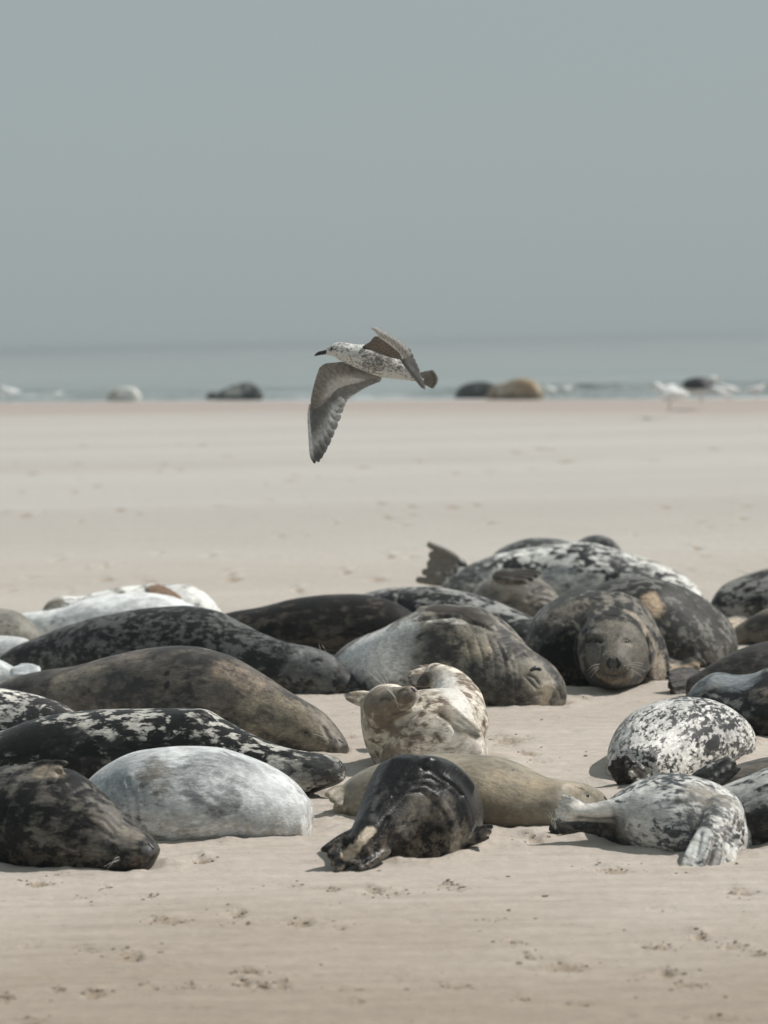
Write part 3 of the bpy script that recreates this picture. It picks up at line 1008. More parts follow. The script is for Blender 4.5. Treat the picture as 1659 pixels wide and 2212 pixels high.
# wet black seal, hind flippers toward us
seal('wet glossy black seal caked with sand, hind flippers toward the front, centre',
     fur_material('coat_wet_black', (0.014, 0.014, 0.015), (0.085, 0.083, 0.080), 12, 0.655, 0.08, (0.024, 0.024, 0.025), seed=6, rough=.34, spec=.4, stretch=.35, sand=.5),
     [(945,1690,75,None,12.62),(930,1648,112,None,12.42),(915,1632,124,None,12.18),(906,1648,116,None,11.98),(896,1692,84,None,11.84)],
     [(780,1860),(1033,1857)],
     parts=[L_([(885,1725,11.98,.20),(845,1765,11.84,.15),(808,1798,11.70,.10),(772,1830,11.58,.065)]),
            F_((795,1806,11.66),(708,1862,11.50),.05,.055,.028,nrm=(.3,-.8,.5),lens=(1.02,.95,.9,.92)),
            F_((818,1826,11.66),(752,1868,11.50),.05,.05,.03,nrm=(.1,-.6,.7),lens=(.9,.95,1.0)),
            F_((1005,1812,11.95),(1062,1796,11.9),.035,.03,.022,nrm=(0,-.6,.8),lens=(1,.96,.88))],
     ops=[('paint',[(800,1795),(770,1830),(750,1848)],.030,(0.33,0.28,0.215),.8),('paint',[(880,1765),(900,1745),(960,1740)],.08,(0.17,0.15,0.125),.45),
          ('paint',[(870,1790),(885,1800)],.05,(0.27,0.255,0.23),.5),('paint',[(960,1760),(1000,1800)],.07,(0.15,0.135,0.115),.42),
          ('paint',[(835,1800),(838,1838)],.03,(0.28,0.24,0.185),.42),('paint',[(900,1835),(850,1850)],.06,(0.26,0.22,0.17),.42),
          ('paint',[(990,1800),(980,1835)],.05,(0.26,0.22,0.17),.45),
          ('paint',[(945,1800),(960,1812)],.045,(0.010,0.010,0.011),1),('paint',[(975,1780)],.03,(0.010,0.010,0.011),1),
          ('paint',[(860,1725),(850,1745)],.07,(0.012,0.012,0.012),.9),
          ('crease',[(870,1690),(930,1680),(985,1720),(1010,1780)],.007,.0035,.3),('crease',[(860,1705),(920,1695),(970,1735),(995,1790)],.007,.0035,.3),
          ('crease',[(850,1720),(910,1710),(955,1750),(975,1800)],.007,.0035,.3),('crease',[(880,1670),(940,1665),(1000,1715),(1022,1775)],.007,.0035,.3),
          ('bulge',[(925,1648),(975,1665),(1012,1700)],.032,.028),('crease',[(915,1660),(962,1684),(1000,1716)],.010,.012,.8),
          ('crease',[(838,1770),(825,1800),(800,1830)],.010,.012,.8)],
     vox=.0085, pear=.05, straight=1.0, sag=.14)

# spotted white, front right, hind flippers toward us, fore flipper over the dark head
seal('white seal speckled with slate spots at front right, pale fore flipper over its dark head',
     fur_material('coat_white_speckled', (0.45, 0.45, 0.435), (0.068, 0.073, 0.078), 26, 0.545, 0.06, (0.33, 0.33, 0.315), seed=7, fine=.14, dist=.8, sand=.3),
     [(1192,1771,.05,1812,12.30),(1214,1763,.085,1822,12.32),(1255,1755,.115,None,12.34),(1305,1735,.15,None,12.33),(1350,1706,.20,None,12.28),
      (1400,1679,.25,None,12.20),(1450,1672,.275,None,12.08),(1510,1689,.275,None,11.96),(1560,1718,.25,None,11.90),(1590,1752,.20,None,11.88),(1604,1788,.13,None,11.87)],
     [(1190,1830),(1600,1870)], straight=.5,
     parts=[L_([(1390,1745,12.02,.10),(1330,1752,12.05,.06),(1265,1755,12.07,.042),(1235,1752,12.07,.04)]),
            F_((1262,1755,12.07),(1204,1743,12.06),.03,.05,.02,nrm=(-.2,-.9,.2),lens=(1,1.02,.98,.9)),
            L_([(1560,1765,11.82,.10),(1545,1790,11.70,.07),(1535,1815,11.63,.045)]),
            F_((1535,1782,11.66),(1488,1893,11.40),.03,.045,.022,nrm=(-.4,-.9,.2),lens=(.98,1,.96)),
            F_((1558,1790,11.66),(1528,1897,11.37),.025,.035,.022,nrm=(0,-.9,.3),lens=(.98,1,.94)),
            F_((1580,1796,11.70),(1566,1880,11.46),.025,.03,.02,nrm=(.3,-.9,.2),lens=(1,.96)),
            F_((1570,1822,11.62),(1602,1812,11.62),.02,.02,.014,nrm=(0,-.9,.3),lens=(1,.9))],
     ops=[('paint',[(1195,1795),(1240,1800),(1310,1810),(1340,1815)],.11,(0.016,0.016,0.017),1),
          ('paint',[(1212,1745),(1240,1755),(1300,1760)],.06,(0.50,0.48,0.44),.9),('paint',[(1350,1775),(1400,1810)],.08,(0.47,0.45,0.42),.5),
          ('paint',[(1475,1740),(1485,1765)],.07,(0.045,0.048,0.053),.55),('paint',[(1430,1745)],.05,(0.42,0.43,0.425),.6),
          ('paint',[(1520,1720),(1570,1760)],.12,(0.27,0.245,0.205),.52),('paint',[(1500,1840),(1520,1800)],.05,(0.42,0.425,0.41),.8),
          ('paint',[(1545,1850),(1530,1880)],.035,(0.095,0.095,0.095),.9),('paint',[(1575,1850)],.025,(0.36,0.34,0.30),.6),
          ('paint',[(1420,1850),(1470,1868)],.05,(0.30,0.27,0.22),.5),
          ('crease',[(1325,1770),(1290,1772),(1250,1768)],.012,.010,.8),('crease',[(1515,1800),(1505,1850),(1500,1886)],.008,.010,.5),
          ('crease',[(1545,1800),(1535,1850),(1520,1886)],.008,.010,.6),('crease',[(1568,1800),(1562,1850),(1555,1880)],.008,.010,.6),
          ('crease',[(1205,1735),(1225,1745)],.006,.006,.6),('crease',[(1203,1748),(1228,1752)],.006,.006,.5),
          ('nostril',[(1190,1782),(1188,1792)],.008),
          ('whisk',[(1200,1790)],[(1186,1752),(1182,1760),(1192,1748)])],
     vox=.0085)

# right edge, behind it
seal('black and white mottled seal cut by the right edge, dark spotted flipper raised',
     fur_material('coat_pied', (0.36, 0.36, 0.345), (0.030, 0.031, 0.033), 17, 0.50, 0.06, (0.25, 0.25, 0.24), seed=8, dist=.8),
     [(1526,1740,.10),(1545,1706,.16),(1580,1691,.21),(1620,1676,.25),(1660,1660,.28),(1740,1650,.28),(1850,1690,.20),(1920,1740,.10)],
     [(1500,1815),(1660,1818),(1920,1815)],
     parts=[F_((1512,1696,12.58),(1590,1645,12.62),.05,.035,.026,nrm=(.2,-.9,.3),lens=(.92,.98,1.0))],
     ops=[('paint',[(1520,1690),(1590,1648)],.06,(0.028,0.028,0.028),.9),('paint',[(1548,1672)],.011,(.42,.41,.38),1),
          ('paint',[(1562,1664)],.011,(.42,.41,.38),1),('paint',[(1576,1655)],.011,(.40,.39,.36),1),('paint',[(1535,1683)],.009,(.3,.29,.27),1),
          ('paint',[(1630,1800),(1659,1790)],.12,(0.016,0.016,0.017),.85)])
seal('plain brown grey seal at the right edge behind the mottled one',
     fur_material('coat_plain_brown', (0.135, 0.120, 0.100), (0.07, 0.063, 0.056), 12, 0.56, 0.1, None, seed=9),
     [(1560,1685,.10),(1590,1653,.17),(1625,1643,.22),(1660,1637,.25),(1750,1632,.25),(1850,1660,.15)], [(1560,1760),(1850,1760)])

# big speckled seal, rump toward us
seal('round white seal with dense black streaky spots and dark hind flippers, right middle',
     fur_material('coat_white_streaked', (0.46, 0.455, 0.435), (0.035, 0.036, 0.038), 27, 0.50, 0.06, (0.34, 0.335, 0.32), seed=10, stretch=.45, dist=1.0, fine=.2),
     [(1372,1612,62,None,13.72),(1400,1560,98,None,13.92),(1440,1520,128,None,14.20),(1485,1507,136,None,14.55),(1525,1522,112,None,14.90),(1550,1560,75,None,15.2)], [(1316,1700),(1460,1705),(1607,1690)],
     parts=[F_((1375,1700,13.60),(1330,1640,13.55),.05,.05,.026,nrm=(-.3,-.8,.4),lens=(.9,1,1,.92)),
            F_((1400,1695,13.6),(1366,1655,13.5),.03,.035,.02,nrm=(.2,-.8,.4),lens=(1,.96,.9))],
     ops=[('paint',[(1330,1650),(1345,1690)],.055,(0.020,0.020,0.020),.95),('paint',[(1375,1660),(1385,1672)],.03,(0.022,0.021,0.020),.8),
          ('paint',[(1355,1575),(1340,1600)],.08,(0.44,0.44,0.42),.55),
          ('crease',[(1348,1650),(1352,1675),(1340,1700)],.008,.008,.6),('crease',[(1500,1515),(1545,1550),(1575,1600)],.014,.014,.35),
          ('crease',[(1362,1662),(1380,1656),(1392,1668)],.007,.006,.7)],
     vox=.0095, pear=.08, straight=.6, sag=.16)

# right edge, black and blue-grey
seal('black seal with bluish pale back patches lying above the streaky white one, right edge',
     fur_material('coat_black_blue', (0.020, 0.021, 0.022), (0.19, 0.19, 0.18), 10, 0.60, 0.06, (0.032, 0.034, 0.036), seed=11, rough=.45),
     [(1470,1545,.10),(1482,1506,.16),(1510,1471,.22),(1550,1453,.27),(1590,1459,.28),(1625,1456,.29),(1660,1443,.30),(1740,1440,.30),(1850,1470,.25),(1950,1520,.12)],
     [(1470,1583),(1660,1590),(1950,1588)],
     ops=[('paint',[(1500,1485),(1550,1462),(1610,1467)],.13,(0.20,0.22,0.23),.62),('paint',[(1640,1500)],.08,(0.21,0.185,0.15),.55),
          ('paint',[(1640,1452)],.04,(0.34,0.35,0.35),.6),('paint',[(1560,1570),(1640,1575)],.1,(0.012,0.012,0.013),.9)])
seal('grizzled dark grey seal at the right edge with hind flippers spread left',
     fur_material('coat_grizzled', (0.075, 0.070, 0.063), (0.034, 0.032, 0.030), 12, 0.52, 0.1, None, seed=12, fine=.35),
     [(1488,1464,.09),(1515,1448,.12),(1550,1426,.17),(1600,1401,.23),(1660,1386,.29),(1740,1380,.32),(1840,1400,.28),(1950,1440,.15)],
     [(1437,1512),(1660,1508),(1950,1508)],
     parts=[F_((1505,1462,17.25),(1440,1470,17.05),.06,.06,.03,nrm=(0,-.8,.6),lens=(1,.97,.92,.8)),
            F_((1505,1485,17.2),(1455,1500,17.0),.07,.06,.03,nrm=(0,-.8,.5),lens=(.9,.95,1,.9))],
     ops=[('paint',[(1445,1470),(1470,1490)],.13,(0.022,0.021,0.020),.8)])
# pup in the middle, belly toward us, head up, tail up
seal('cream and brown pup in the centre, belly toward us, head and tail lifted',
     fur_material('coat_cream', (0.50, 0.46, 0.40), (0.155, 0.118, 0.085), 15, 0.555, 0.08, (0.42, 0.375, 0.31), seed=13, fine=.12, dist=.7, sand=.3),
     [(822,1610,.13),(832,1560,.18),(860,1514,.22),(900,1492,.25),(945,1487,.25),(985,1488,.24),(1016,1516,.21),(1040,1568,.15),(1047,1600,.10)],
     [(790,1655),(920,1658),(1050,1648)],
     parts=[B_((840,1528,14.42),(.135,.14,.125)), L_([(848,1524,14.36,.105),(868,1511,14.27,.078,.07),(884,1500,14.20,.052,.046)]), L_([(828,1530,14.45,.12),(830,1570,14.46,.12),(850,1615,14.5,.13),(880,1650,14.5,.12)]),
            L_([(985,1560,14.66,.18),(985,1512,14.8,.14),(963,1472,14.92,.092),(940,1457,14.96,.068)]),
            F_((950,1458,15.02),(882,1468,14.95),.05,.05,.022,nrm=(0,-.6,.8),lens=(.96,1,.95,.85)),
            F_((945,1452,15.02),(900,1452,15.05),.04,.04,.02,nrm=(0,-.5,.8),lens=(.9,1,.95)),
            F_((805,1514,14.5),(750,1503,14.5),.032,.015,.018,nrm=(0,-.8,.4),lens=(1,.93)),
            F_((945,1524,14.33),(1036,1590,14.24),.042,.020,.024,nrm=(.3,-.9,.2),lens=(.94,1,.97))],
     ops=[('paint',[(800,1510),(840,1500),(835,1550)],.12,(0.19,0.155,0.115),.9),('paint',[(855,1490),(800,1490)],.06,(0.30,0.26,0.20),.5),
          ('paint',[(880,1502),(862,1518)],.055,(0.115,0.094,0.072),.6),('paint',[(893,1490)],.016,(0.05,0.05,0.052),.9),
          ('paint',[(860,1560),(890,1548),(905,1530)],.026,(0.55,0.51,0.44),.9),
          ('crease',[(905,1495),(905,1512),(892,1528),(870,1540),(850,1545)],.010,.012,.55),('crease',[(915,1500),(925,1520),(918,1530)],.009,.008,.7),
          ('crease',[(845,1562),(880,1556),(905,1540)],.010,.009,.3),
          ('crease',[(822,1512),(834,1508),(842,1512)],.008,.006,.85),('crease',[(860,1495),(870,1490),(880,1492)],.007,.005,.7),
          ('nostril',[(890,1487),(896,1492)],.0065),
          ('paint',[(960,1535),(1035,1585)],.05,(0.20,0.165,0.12),.9),('crease',[(950,1545),(990,1580),(1030,1590)],.010,.010,.5),
          ('paint',[(990,1600),(1030,1625),(950,1640)],.12,(0.58,0.56,0.51),.7),('paint',[(850,1620),(830,1640)],.08,(0.24,0.175,0.13),.5),
          ('paint',[(880,1605),(900,1595)],.04,(0.12,0.075,0.05),.6),('paint',[(895,1468),(920,1470)],.05,(0.09,0.08,0.07),.8),
          ('paint',[(940,1450),(960,1460)],.05,(0.36,0.32,0.27),.6),('paint',[(755,1504)],.05,(0.28,0.235,0.18),.9),
          ('paint',[(950,1470),(985,1500),(1005,1530)],.09,(0.50,0.48,0.44),.85),
          ('whisk',[(862,1520)],[(800,1455),(826,1448),(812,1450),(806,1462)])],
     vox=.0085, pear=.0)

# big bull lying on its side, head to the right
seal('huge grey and brown bull on its back with wrinkled neck and pale rump, centre',
     fur_material('coat_bull_grey', (0.225, 0.205, 0.172), (0.050, 0.047, 0.042), 9, 0.52, 0.10, (0.16, 0.14, 0.115), seed=14, fine=.25, dist=.9),
     [(722,1455,.10),(735,1425,.17),(760,1395,.22),(800,1372,.26),(860,1343,.30),(915,1316,.33),(960,1305,.35),(1010,1309,.34),
      (1050,1331,.31),(1085,1366,.28),(1115,1397,.25),(1150,1418,.225),(1174,1442,.19),(1187,1472,.14)],
     [(730,1475),(900,1505),(1130,1528),(1190,1528)],
     parts=[F_((915,1322,17.5),(1062,1340,17.0),.05,.06,.03,nrm=(0,-.5,.8),lens=(1,.97,.9,.8)),
            B_((1160,1468,16.98),(.115,.13,.13))],
     ops=[('paint',[(760,1430),(800,1410),(840,1420)],.26,(0.52,0.515,0.50),.86),('paint',[(820,1460),(860,1380)],.2,(0.50,0.495,0.475),.82),
          ('paint',[(935,1312),(1000,1318),(1050,1340)],.065,(0.06,0.045,0.033),.95),('crease',[(905,1338),(960,1332),(1020,1345),(1060,1360)],.014,.016,.4),
          ('paint',[(930,1338),(1000,1344)],.035,(0.47,0.44,0.39),.7),
          ('paint',[(880,1395),(900,1420),(930,1400)],.14,(0.065,0.060,0.054),.55),
          ('paint',[(985,1385),(1040,1400)],.10,(0.33,0.28,0.21),.5),
          ('crease',[(1052,1372),(1066,1410),(1072,1460),(1064,1515)],.008,.008,.45),('crease',[(1074,1385),(1090,1425),(1096,1475),(1086,1520)],.008,.007,.4),
          ('crease',[(1030,1380),(1044,1420),(1048,1470),(1040,1512)],.008,.007,.4),('crease',[(1008,1385),(1022,1430),(1024,1475)],.008,.006,.3),
          ('crease',[(1094,1398),(1108,1440),(1114,1490),(1106,1522)],.008,.007,.4),('crease',[(1110,1412),(1120,1445),(1120,1485),(1136,1515)],.007,.006,.35),
          ('paint',[(1040,1480),(1090,1490)],.12,(0.055,0.048,0.040),.55),
          ('paint',[(1150,1450),(1170,1490)],.10,(0.20,0.175,0.13),.8),('paint',[(1182,1490),(1176,1515)],.05,(0.30,0.25,0.18),.8),
          ('paint',[(1140,1455),(1155,1465)],.05,(0.085,0.08,0.07),.6),
          ('nostril',[(1148,1447),(1158,1443),(1167,1446)],.014),('crease',[(1135,1462),(1150,1478),(1160,1488)],.008,.008,.7),
          ('crease',[(1140,1458),(1156,1466),(1164,1478)],.008,.008,.7),('crease',[(1120,1490),(1145,1505),(1170,1500)],.008,.006,.4),
          ('crease',[(1112,1420),(1126,1412),(1136,1416)],.010,.008,.7),
          ('whisk',[(1178,1480)],[(1200,1486),(1202,1492)])],
     vox=.0095, lump=.012, folds=[(.70,.93,.06,.006)])

# bull facing us
seal('large dark bull lying head on with its face toward us',
     fur_material('coat_bull_dark', (0.040, 0.037, 0.033), (0.17, 0.155, 0.13), 9, 0.58, 0.07, (0.022, 0.021, 0.020), seed=15, fine=.3),
     [(1215,1335,55,None,19.8),(1235,1300,100,None,19.2),(1262,1280,130,None,18.7),(1280,1275,148,None,18.25),(1284,1290,150,None,17.95),(1290,1335,135,None,17.72)],
     [(1130,1500),(1430,1500)],
     parts=[L_([(1318,1372,18.1,.30),(1328,1400,17.70,.275),(1330,1412,17.47,.24),(1328,1432,17.25,.165,.175),(1326,1445,17.14,.122,.128)]),
            L_([(1370,1345,18.1,.12),(1402,1405,17.85,.11),(1412,1460,17.72,.10),(1408,1486,17.65,.08)])],
     ops=[('paint',[(1330,1360),(1285,1400),(1330,1410),(1375,1390),(1335,1440)],.16,(0.122,0.110,0.090),1.0),
          ('paint',[(1300,1350),(1360,1352)],.07,(0.22,0.20,0.155),.55),
          ('paint',[(1365,1325),(1400,1370),(1420,1420),(1425,1460)],.07,(0.30,0.25,0.195),.65),  # sunlit fold down the right side, painted as a tan strip
          ('paint',[(1200,1330),(1250,1310)],.13,(0.16,0.145,0.12),.5),('paint',[(1170,1440),(1200,1470),(1230,1420)],.18,(0.010,0.010,0.010),.9),  # black stroke: shade on the left flank painted together with the dark coat
          ('paint',[(1300,1485),(1360,1488)],.09,(0.022,0.019,0.017),.8),
          ('paint',[(1326,1428)],.03,(0.055,0.058,0.062),.9),
          ('crease',[(1256,1350),(1246,1395),(1254,1450),(1280,1480)],.025,.012,.35),('crease',[(1285,1338),(1320,1330),(1365,1340)],.014,.008,.2),
          ('crease',[(1398,1380),(1405,1420),(1398,1460)],.014,.016,.6),
          ('crease',[(1268,1386),(1283,1381),(1298,1387)],.013,.014,1.1),('eye',[(1283,1385)],.026,.6),
          ('crease',[(1342,1385),(1352,1382),(1364,1388)],.010,.008,.7),('eye',[(1354,1387)],.022,.55),
          ('paint',[(1340,1380),(1362,1394)],.022,(0.33,0.27,0.21),.6),
          ('paint',[(1274,1388),(1292,1390)],.03,(0.05,0.043,0.035),.7),('bulge',[(1270,1372),(1300,1372)],.03,.012),('bulge',[(1345,1372),(1372,1378)],.03,.010),
          ('nostril',[(1318,1422),(1314,1434),(1318,1442)],.012),('nostril',[(1334,1422),(1338,1434),(1334,1442)],.012),
          ('crease',[(1326,1440),(1326,1452)],.006,.006,.7),('crease',[(1290,1446),(1308,1458),(1328,1461),(1350,1456),(1364,1444)],.009,.012,.75),
          ('paint',[(1290,1458),(1326,1474),(1360,1460)],.018,(0.30,0.235,0.175),.8),
          ('crease',[(1300,1400),(1296,1425),(1290,1440)],.012,.008,.3),
          ('whisk',[(1300,1440)],[(1268,1448),(1272,1456),(1276,1464)]),('whisk',[(1350,1440)],[(1390,1440),(1394,1450),(1388,1462),(1392,1434)])],
     vox=.0095, lump=.012, pear=.05, sag=.16)

seal('broad dark grey bull with a tan patch on its back, beside the facing bull',
     fur_material('coat_slate', (0.068, 0.066, 0.060), (0.155, 0.150, 0.135), 11, 0.56, 0.06, (0.046, 0.045, 0.042), seed=16, fine=.28),
     [(1225,1305,.20),(1285,1267,.33),(1330,1248,.38),(1380,1243,.40),(1450,1264,.40),(1510,1300,.37),(1550,1341,.30),(1571,1384,.18)],
     [(1225,1420),(1440,1440),(1575,1436)],
     parts=[F_((1470,1425,18.5),(1510,1442,18.3),.07,.05,.03,nrm=(0,-.8,.6),lens=(1,.96,.9)),
            F_((1490,1420,18.55),(1440,1445,18.3),.06,.05,.03,nrm=(0,-.8,.6),lens=(1,.96,.9))],
     ops=[('paint',[(1405,1295),(1415,1312)],.085,(0.33,0.25,0.17),.75),('paint',[(1500,1440),(1450,1445)],.06,(0.28,0.22,0.16),.8)],
     lump=.012, pear=.05, straight=1.0)

# ---- left stack
seal('charcoal seal with faint pale flecks and grey head, left, third row back',
     fur_material('coat_charcoal', (0.028, 0.028, 0.029), (0.115, 0.117, 0.113), 16, 0.555, 0.07, (0.018, 0.018, 0.019), seed=17, dist=.9),
     [(-10,1430,.06),(30,1399,.12),(80,1377,.17),(150,1350,.23),(250,1324,.29),(330,1312,.31),(400,1310,.31),(450,1318,.29),(510,1345,.25),
      (560,1369,.205),(620,1389,.165),(670,1398,.148),(710,1414,.13),(745,1444,.105),(770,1474,.075),(785,1490,.05)],
     [(-10,1455),(300,1480),(620,1502),(790,1504)],
     ops=[('paint',[(640,1420),(690,1425)],.14,(0.16,0.165,0.165),.6),('paint',[(640,1412)],.05,(0.34,0.34,0.33),.6),('paint',[(750,1470)],.08,(0.028,0.029,0.031),.8),
          ('crease',[(672,1430),(684,1425),(694,1428)],.010,.008,.8),('crease',[(780,1488),(750,1482)],.008,.006,.6),
          ('whisk',[(702,1415)],[(688,1390),(694,1392)])])
seal('spotted grey white seal at the left edge between the brown and blotched ones',
     fur_material('coat_left_spotted', (0.44, 0.43, 0.40), (0.040, 0.040, 0.040), 20, 0.51, 0.06, (0.34, 0.33, 0.31), seed=18, dist=.8),
     [(-250,1480,.25),(-100,1478,.28),(0,1487,.24),(60,1498,.20),(120,1516,.14),(160,1537,.10),(190,1560,.07)], [(-250,1645),(190,1645)])
seal('pale blue grey seal at the left edge with flippers against the brown back',
     fur_material('coat_pale_blue', (0.44, 0.46, 0.465), (0.16, 0.17, 0.18), 24, 0.72, 0.05, (0.36, 0.385, 0.395), seed=19),
     [(-250,1390,.25),(-100,1402,.22),(-30,1418,.15),(0,1427,.12),(30,1441,.085),(52,1447,.065)], [(-250,1480),(80,1487)],
     parts=[F_((40,1452,17.68),(84,1452,17.6),.06,.04,.03,nrm=(0,-.6,.8),lens=(.9,1,1,.9))])
seal('whitish seal low at the left edge behind the charcoal tail',
     fur_material('coat_whitish', (0.47, 0.48, 0.475), (0.10, 0.10, 0.10), 18, 0.68, 0.04, (0.38, 0.395, 0.40), seed=20),
     [(-250,1400,.20),(-100,1378,.20),(0,1374,.16),(40,1377,.12),(75,1391,.08),(92,1407,.05)], [(-250,1440),(92,1440)])
seal('olive grey seal rump at the left edge, fine dark specks',
     fur_material('coat_olive', (0.235, 0.220, 0.180), (0.08, 0.075, 0.065), 26, 0.66, 0.05, (0.19, 0.18, 0.155), seed=21),
     [(-250,1330,.25),(-120,1318,.30),(-30,1315,.30),(20,1319,.26),(50,1333,.20),(78,1362,.12)], [(-250,1412),(80,1412)])
seal('bright white seal with faint grey clouding at rear left',
     fur_material('coat_white', (0.60, 0.61, 0.61), (0.30, 0.32, 0.33), 12, 0.66, 0.10, (0.48, 0.49, 0.49), seed=22, fine=.1, sand=.1),
     [(30,1346,.08),(50,1325,.10),(100,1319,.14),(150,1308,.20),(190,1294,.24),(240,1284,.27),(300,1280,.28),(350,1285,.27),(400,1303,.22),(440,1325,.17),(470,1345,.12)],
     [(30,1385),(450,1395)])
seal('white seal with black flecks and a brown flipper on its back, rear left',
     fur_material('coat_white_flecked', (0.55, 0.55, 0.53), (0.10, 0.105, 0.105), 14, 0.62, 0.05, (0.46, 0.46, 0.44), seed=23),
     [(88,1328,.07),(101,1303,.12),(130,1288,.135),(165,1289,.16),(210,1278,.22),(280,1266,.28),(340,1264,.30),(395,1263,.28),(430,1275,.23),(460,1302,.16),(478,1326,.10)],
     [(85,1352),(480,1352)],
     parts=[F_((330,1272,21.5),(386,1300,21.3),.06,.05,.03,nrm=(.2,-.6,.7),lens=(.9,1,1,.9))],
     ops=[('paint',[(335,1270),(385,1300)],.09,(0.20,0.125,0.08),.9),('paint',[(100,1300),(120,1298)],.08,(0.20,0.18,0.14),.7),
          ('paint',[(250,1270),(320,1268)],.05,(0.18,0.16,0.12),.5)])
seal('jet black seal with brownish frosting lying in the middle of the group',
     fur_material('coat_jet', (0.018, 0.016, 0.014), (0.085, 0.072, 0.058), 9, 0.57, 0.08, (0.011, 0.010, 0.010), seed=24, dist=.8),
     [(380,1372,.10),(440,1343,.18),(490,1324,.22),(560,1311,.27),(640,1293,.31),(700,1286,.33),(770,1284,.32),(820,1291,.28),(860,1306,.23),(890,1326,.18),(920,1350,.12)],
     [(400,1415),(900,1420)])
seal('grey black mottled seal squeezed between the jet black one and the bulls',
     fur_material('coat_mottled', (0.055, 0.057, 0.058), (0.30, 0.30, 0.285), 12, 0.54, 0.06, (0.035, 0.036, 0.037), seed=25, dist=.8),
     [(760,1302,.12),(790,1281,.18),(830,1271,.24),(880,1268,.28),(930,1267,.28),(980,1275,.28),(1040,1291,.26),(1100,1316,.22),(1150,1338,.16),(1180,1365,.10)],
     [(780,1385),(1150,1408)],
     ops=[('paint',[(800,1278),(860,1270)],.10,(0.33,0.32,0.30),.6),('paint',[(900,1280),(930,1290)],.12,(0.03,0.03,0.03),.6),
          ('crease',[(865,1272),(858,1295),(875,1320)],.02,.025,.6)])
seal('taupe seal with ribbed dark flipper folded on top, below the big spotted one',
     fur_material('coat_taupe', (0.175, 0.158, 0.135), (0.06, 0.052, 0.044), 8, 0.60, 0.1, (0.13, 0.118, 0.10), seed=26, fine=.22),
     [(1000,1302,.10),(1025,1276,.17),(1060,1247,.26),(1100,1233,.30),(1140,1238,.30),(1180,1262,.26),(1205,1290,.20),(1240,1320,.12)],
     [(1000,1345),(1240,1345)],
     parts=[F_((1080,1245,21.35),(1160,1248,21.2),.06,.07,.035,nrm=(0,-.5,.8),lens=(1,.97,.9,.8))],
     ops=[('paint',[(1085,1240),(1150,1246)],.08,(0.055,0.045,0.036),.8),('crease',[(1150,1280),(1175,1268),(1195,1275)],.016,.014,.6),
          ('crease',[(1140,1295),(1165,1282),(1190,1288)],.016,.014,.6),('crease',[(1145,1310),(1165,1296),(1190,1300)],.016,.014,.6),
          ('paint',[(1120,1260),(1160,1265)],.07,(0.05,0.042,0.035),.6)])
seal('big white seal with bold black spots at the back, tail flippers fanned up left',
     fur_material('coat_bold_spots', (0.50, 0.50, 0.47), (0.030, 0.031, 0.032), 13, 0.545, 0.045, (0.42, 0.42, 0.40), seed=27, dist=.7),
     [(955,1268,.08),(985,1241,.14),(1020,1218,.20),(1070,1198,.27),(1130,1185,.32),(1200,1177,.36),(1260,1172,.37),(1320,1184,.36),(1380,1203,.32),
      (1440,1226,.25),(1485,1252,.18),(1512,1280,.10)],
     [(950,1290),(1520,1297)],
     parts=[F_((1002,1240,24.0),(914,1214,23.9),.09,.16,.035,nrm=(0,-.95,.1),lens=(1.0,.92,.86,.88,.98))],
     ops=[('paint',[(1200,1250),(1260,1258)],.14,(0.27,0.29,0.295),.6),('paint',[(1010,1235),(1040,1215),(1000,1255)],.18,(0.10,0.105,0.105),.55),
          ('paint',[(920,1190),(950,1210),(930,1240)],.2,(0.17,0.155,0.13),.85),
          ('paint',[(1340,1215),(1390,1228)],.13,(0.05,0.05,0.05),.5),('paint',[(1480,1250)],.1,(0.47,0.47,0.46),.6)])
seal('grey seal peeping over the big spotted one, head at right',
     fur_material('coat_far_grey', (0.20, 0.205, 0.195), (0.055, 0.055, 0.053), 11, 0.53, 0.07, (0.14, 0.145, 0.14), seed=28),
     [(1050,1218,.10),(1075,1189,.20),(1110,1171,.28),(1150,1162,.30),(1200,1164,.28),(1240,1173,.20),(1265,1160,.15),(1290,1155,.14),(1320,1163,.12),(1338,1180,.08)],
     [(1050,1275),(1340,1275)])
seal('black seal with grey patches at the right edge, farthest back there',
     fur_material('coat_right_black', (0.024, 0.024, 0.024), (0.22, 0.215, 0.20), 11, 0.55, 0.06, (0.045, 0.044, 0.042), seed=29),
     [(1530,1320,.12),(1537,1298,.18),(1560,1266,.26),(1600,1246,.32),(1660,1228,.36),(1740,1222,.36),(1850,1260,.25),(1920,1310,.12)], [(1528,1343),(1920,1343)])
seal('tawny seal at the right edge showing only its hind end and flippers',
     fur_material('coat_tawny', (0.17, 0.145, 0.11), (0.055, 0.050, 0.043), 10, 0.56, 0.1, (0.11, 0.097, 0.08), seed=30),
     [(1592,1352,.08),(1620,1335,.11),(1660,1314,.17),(1720,1295,.25),(1820,1285,.30),(1930,1310,.22)], [(1580,1390),(1930,1392)],
     parts=[F_((1612,1348,20.3),(1571,1350,20.2),.06,.05,.03,nrm=(0,-.7,.7),lens=(1,.97,.9)),
            F_((1612,1362,20.2),(1578,1374,20.1),.06,.05,.03,nrm=(0,-.7,.7),lens=(.9,1,.95))],
     ops=[('paint',[(1575,1348),(1600,1345)],.07,(0.34,0.28,0.21),.7)])
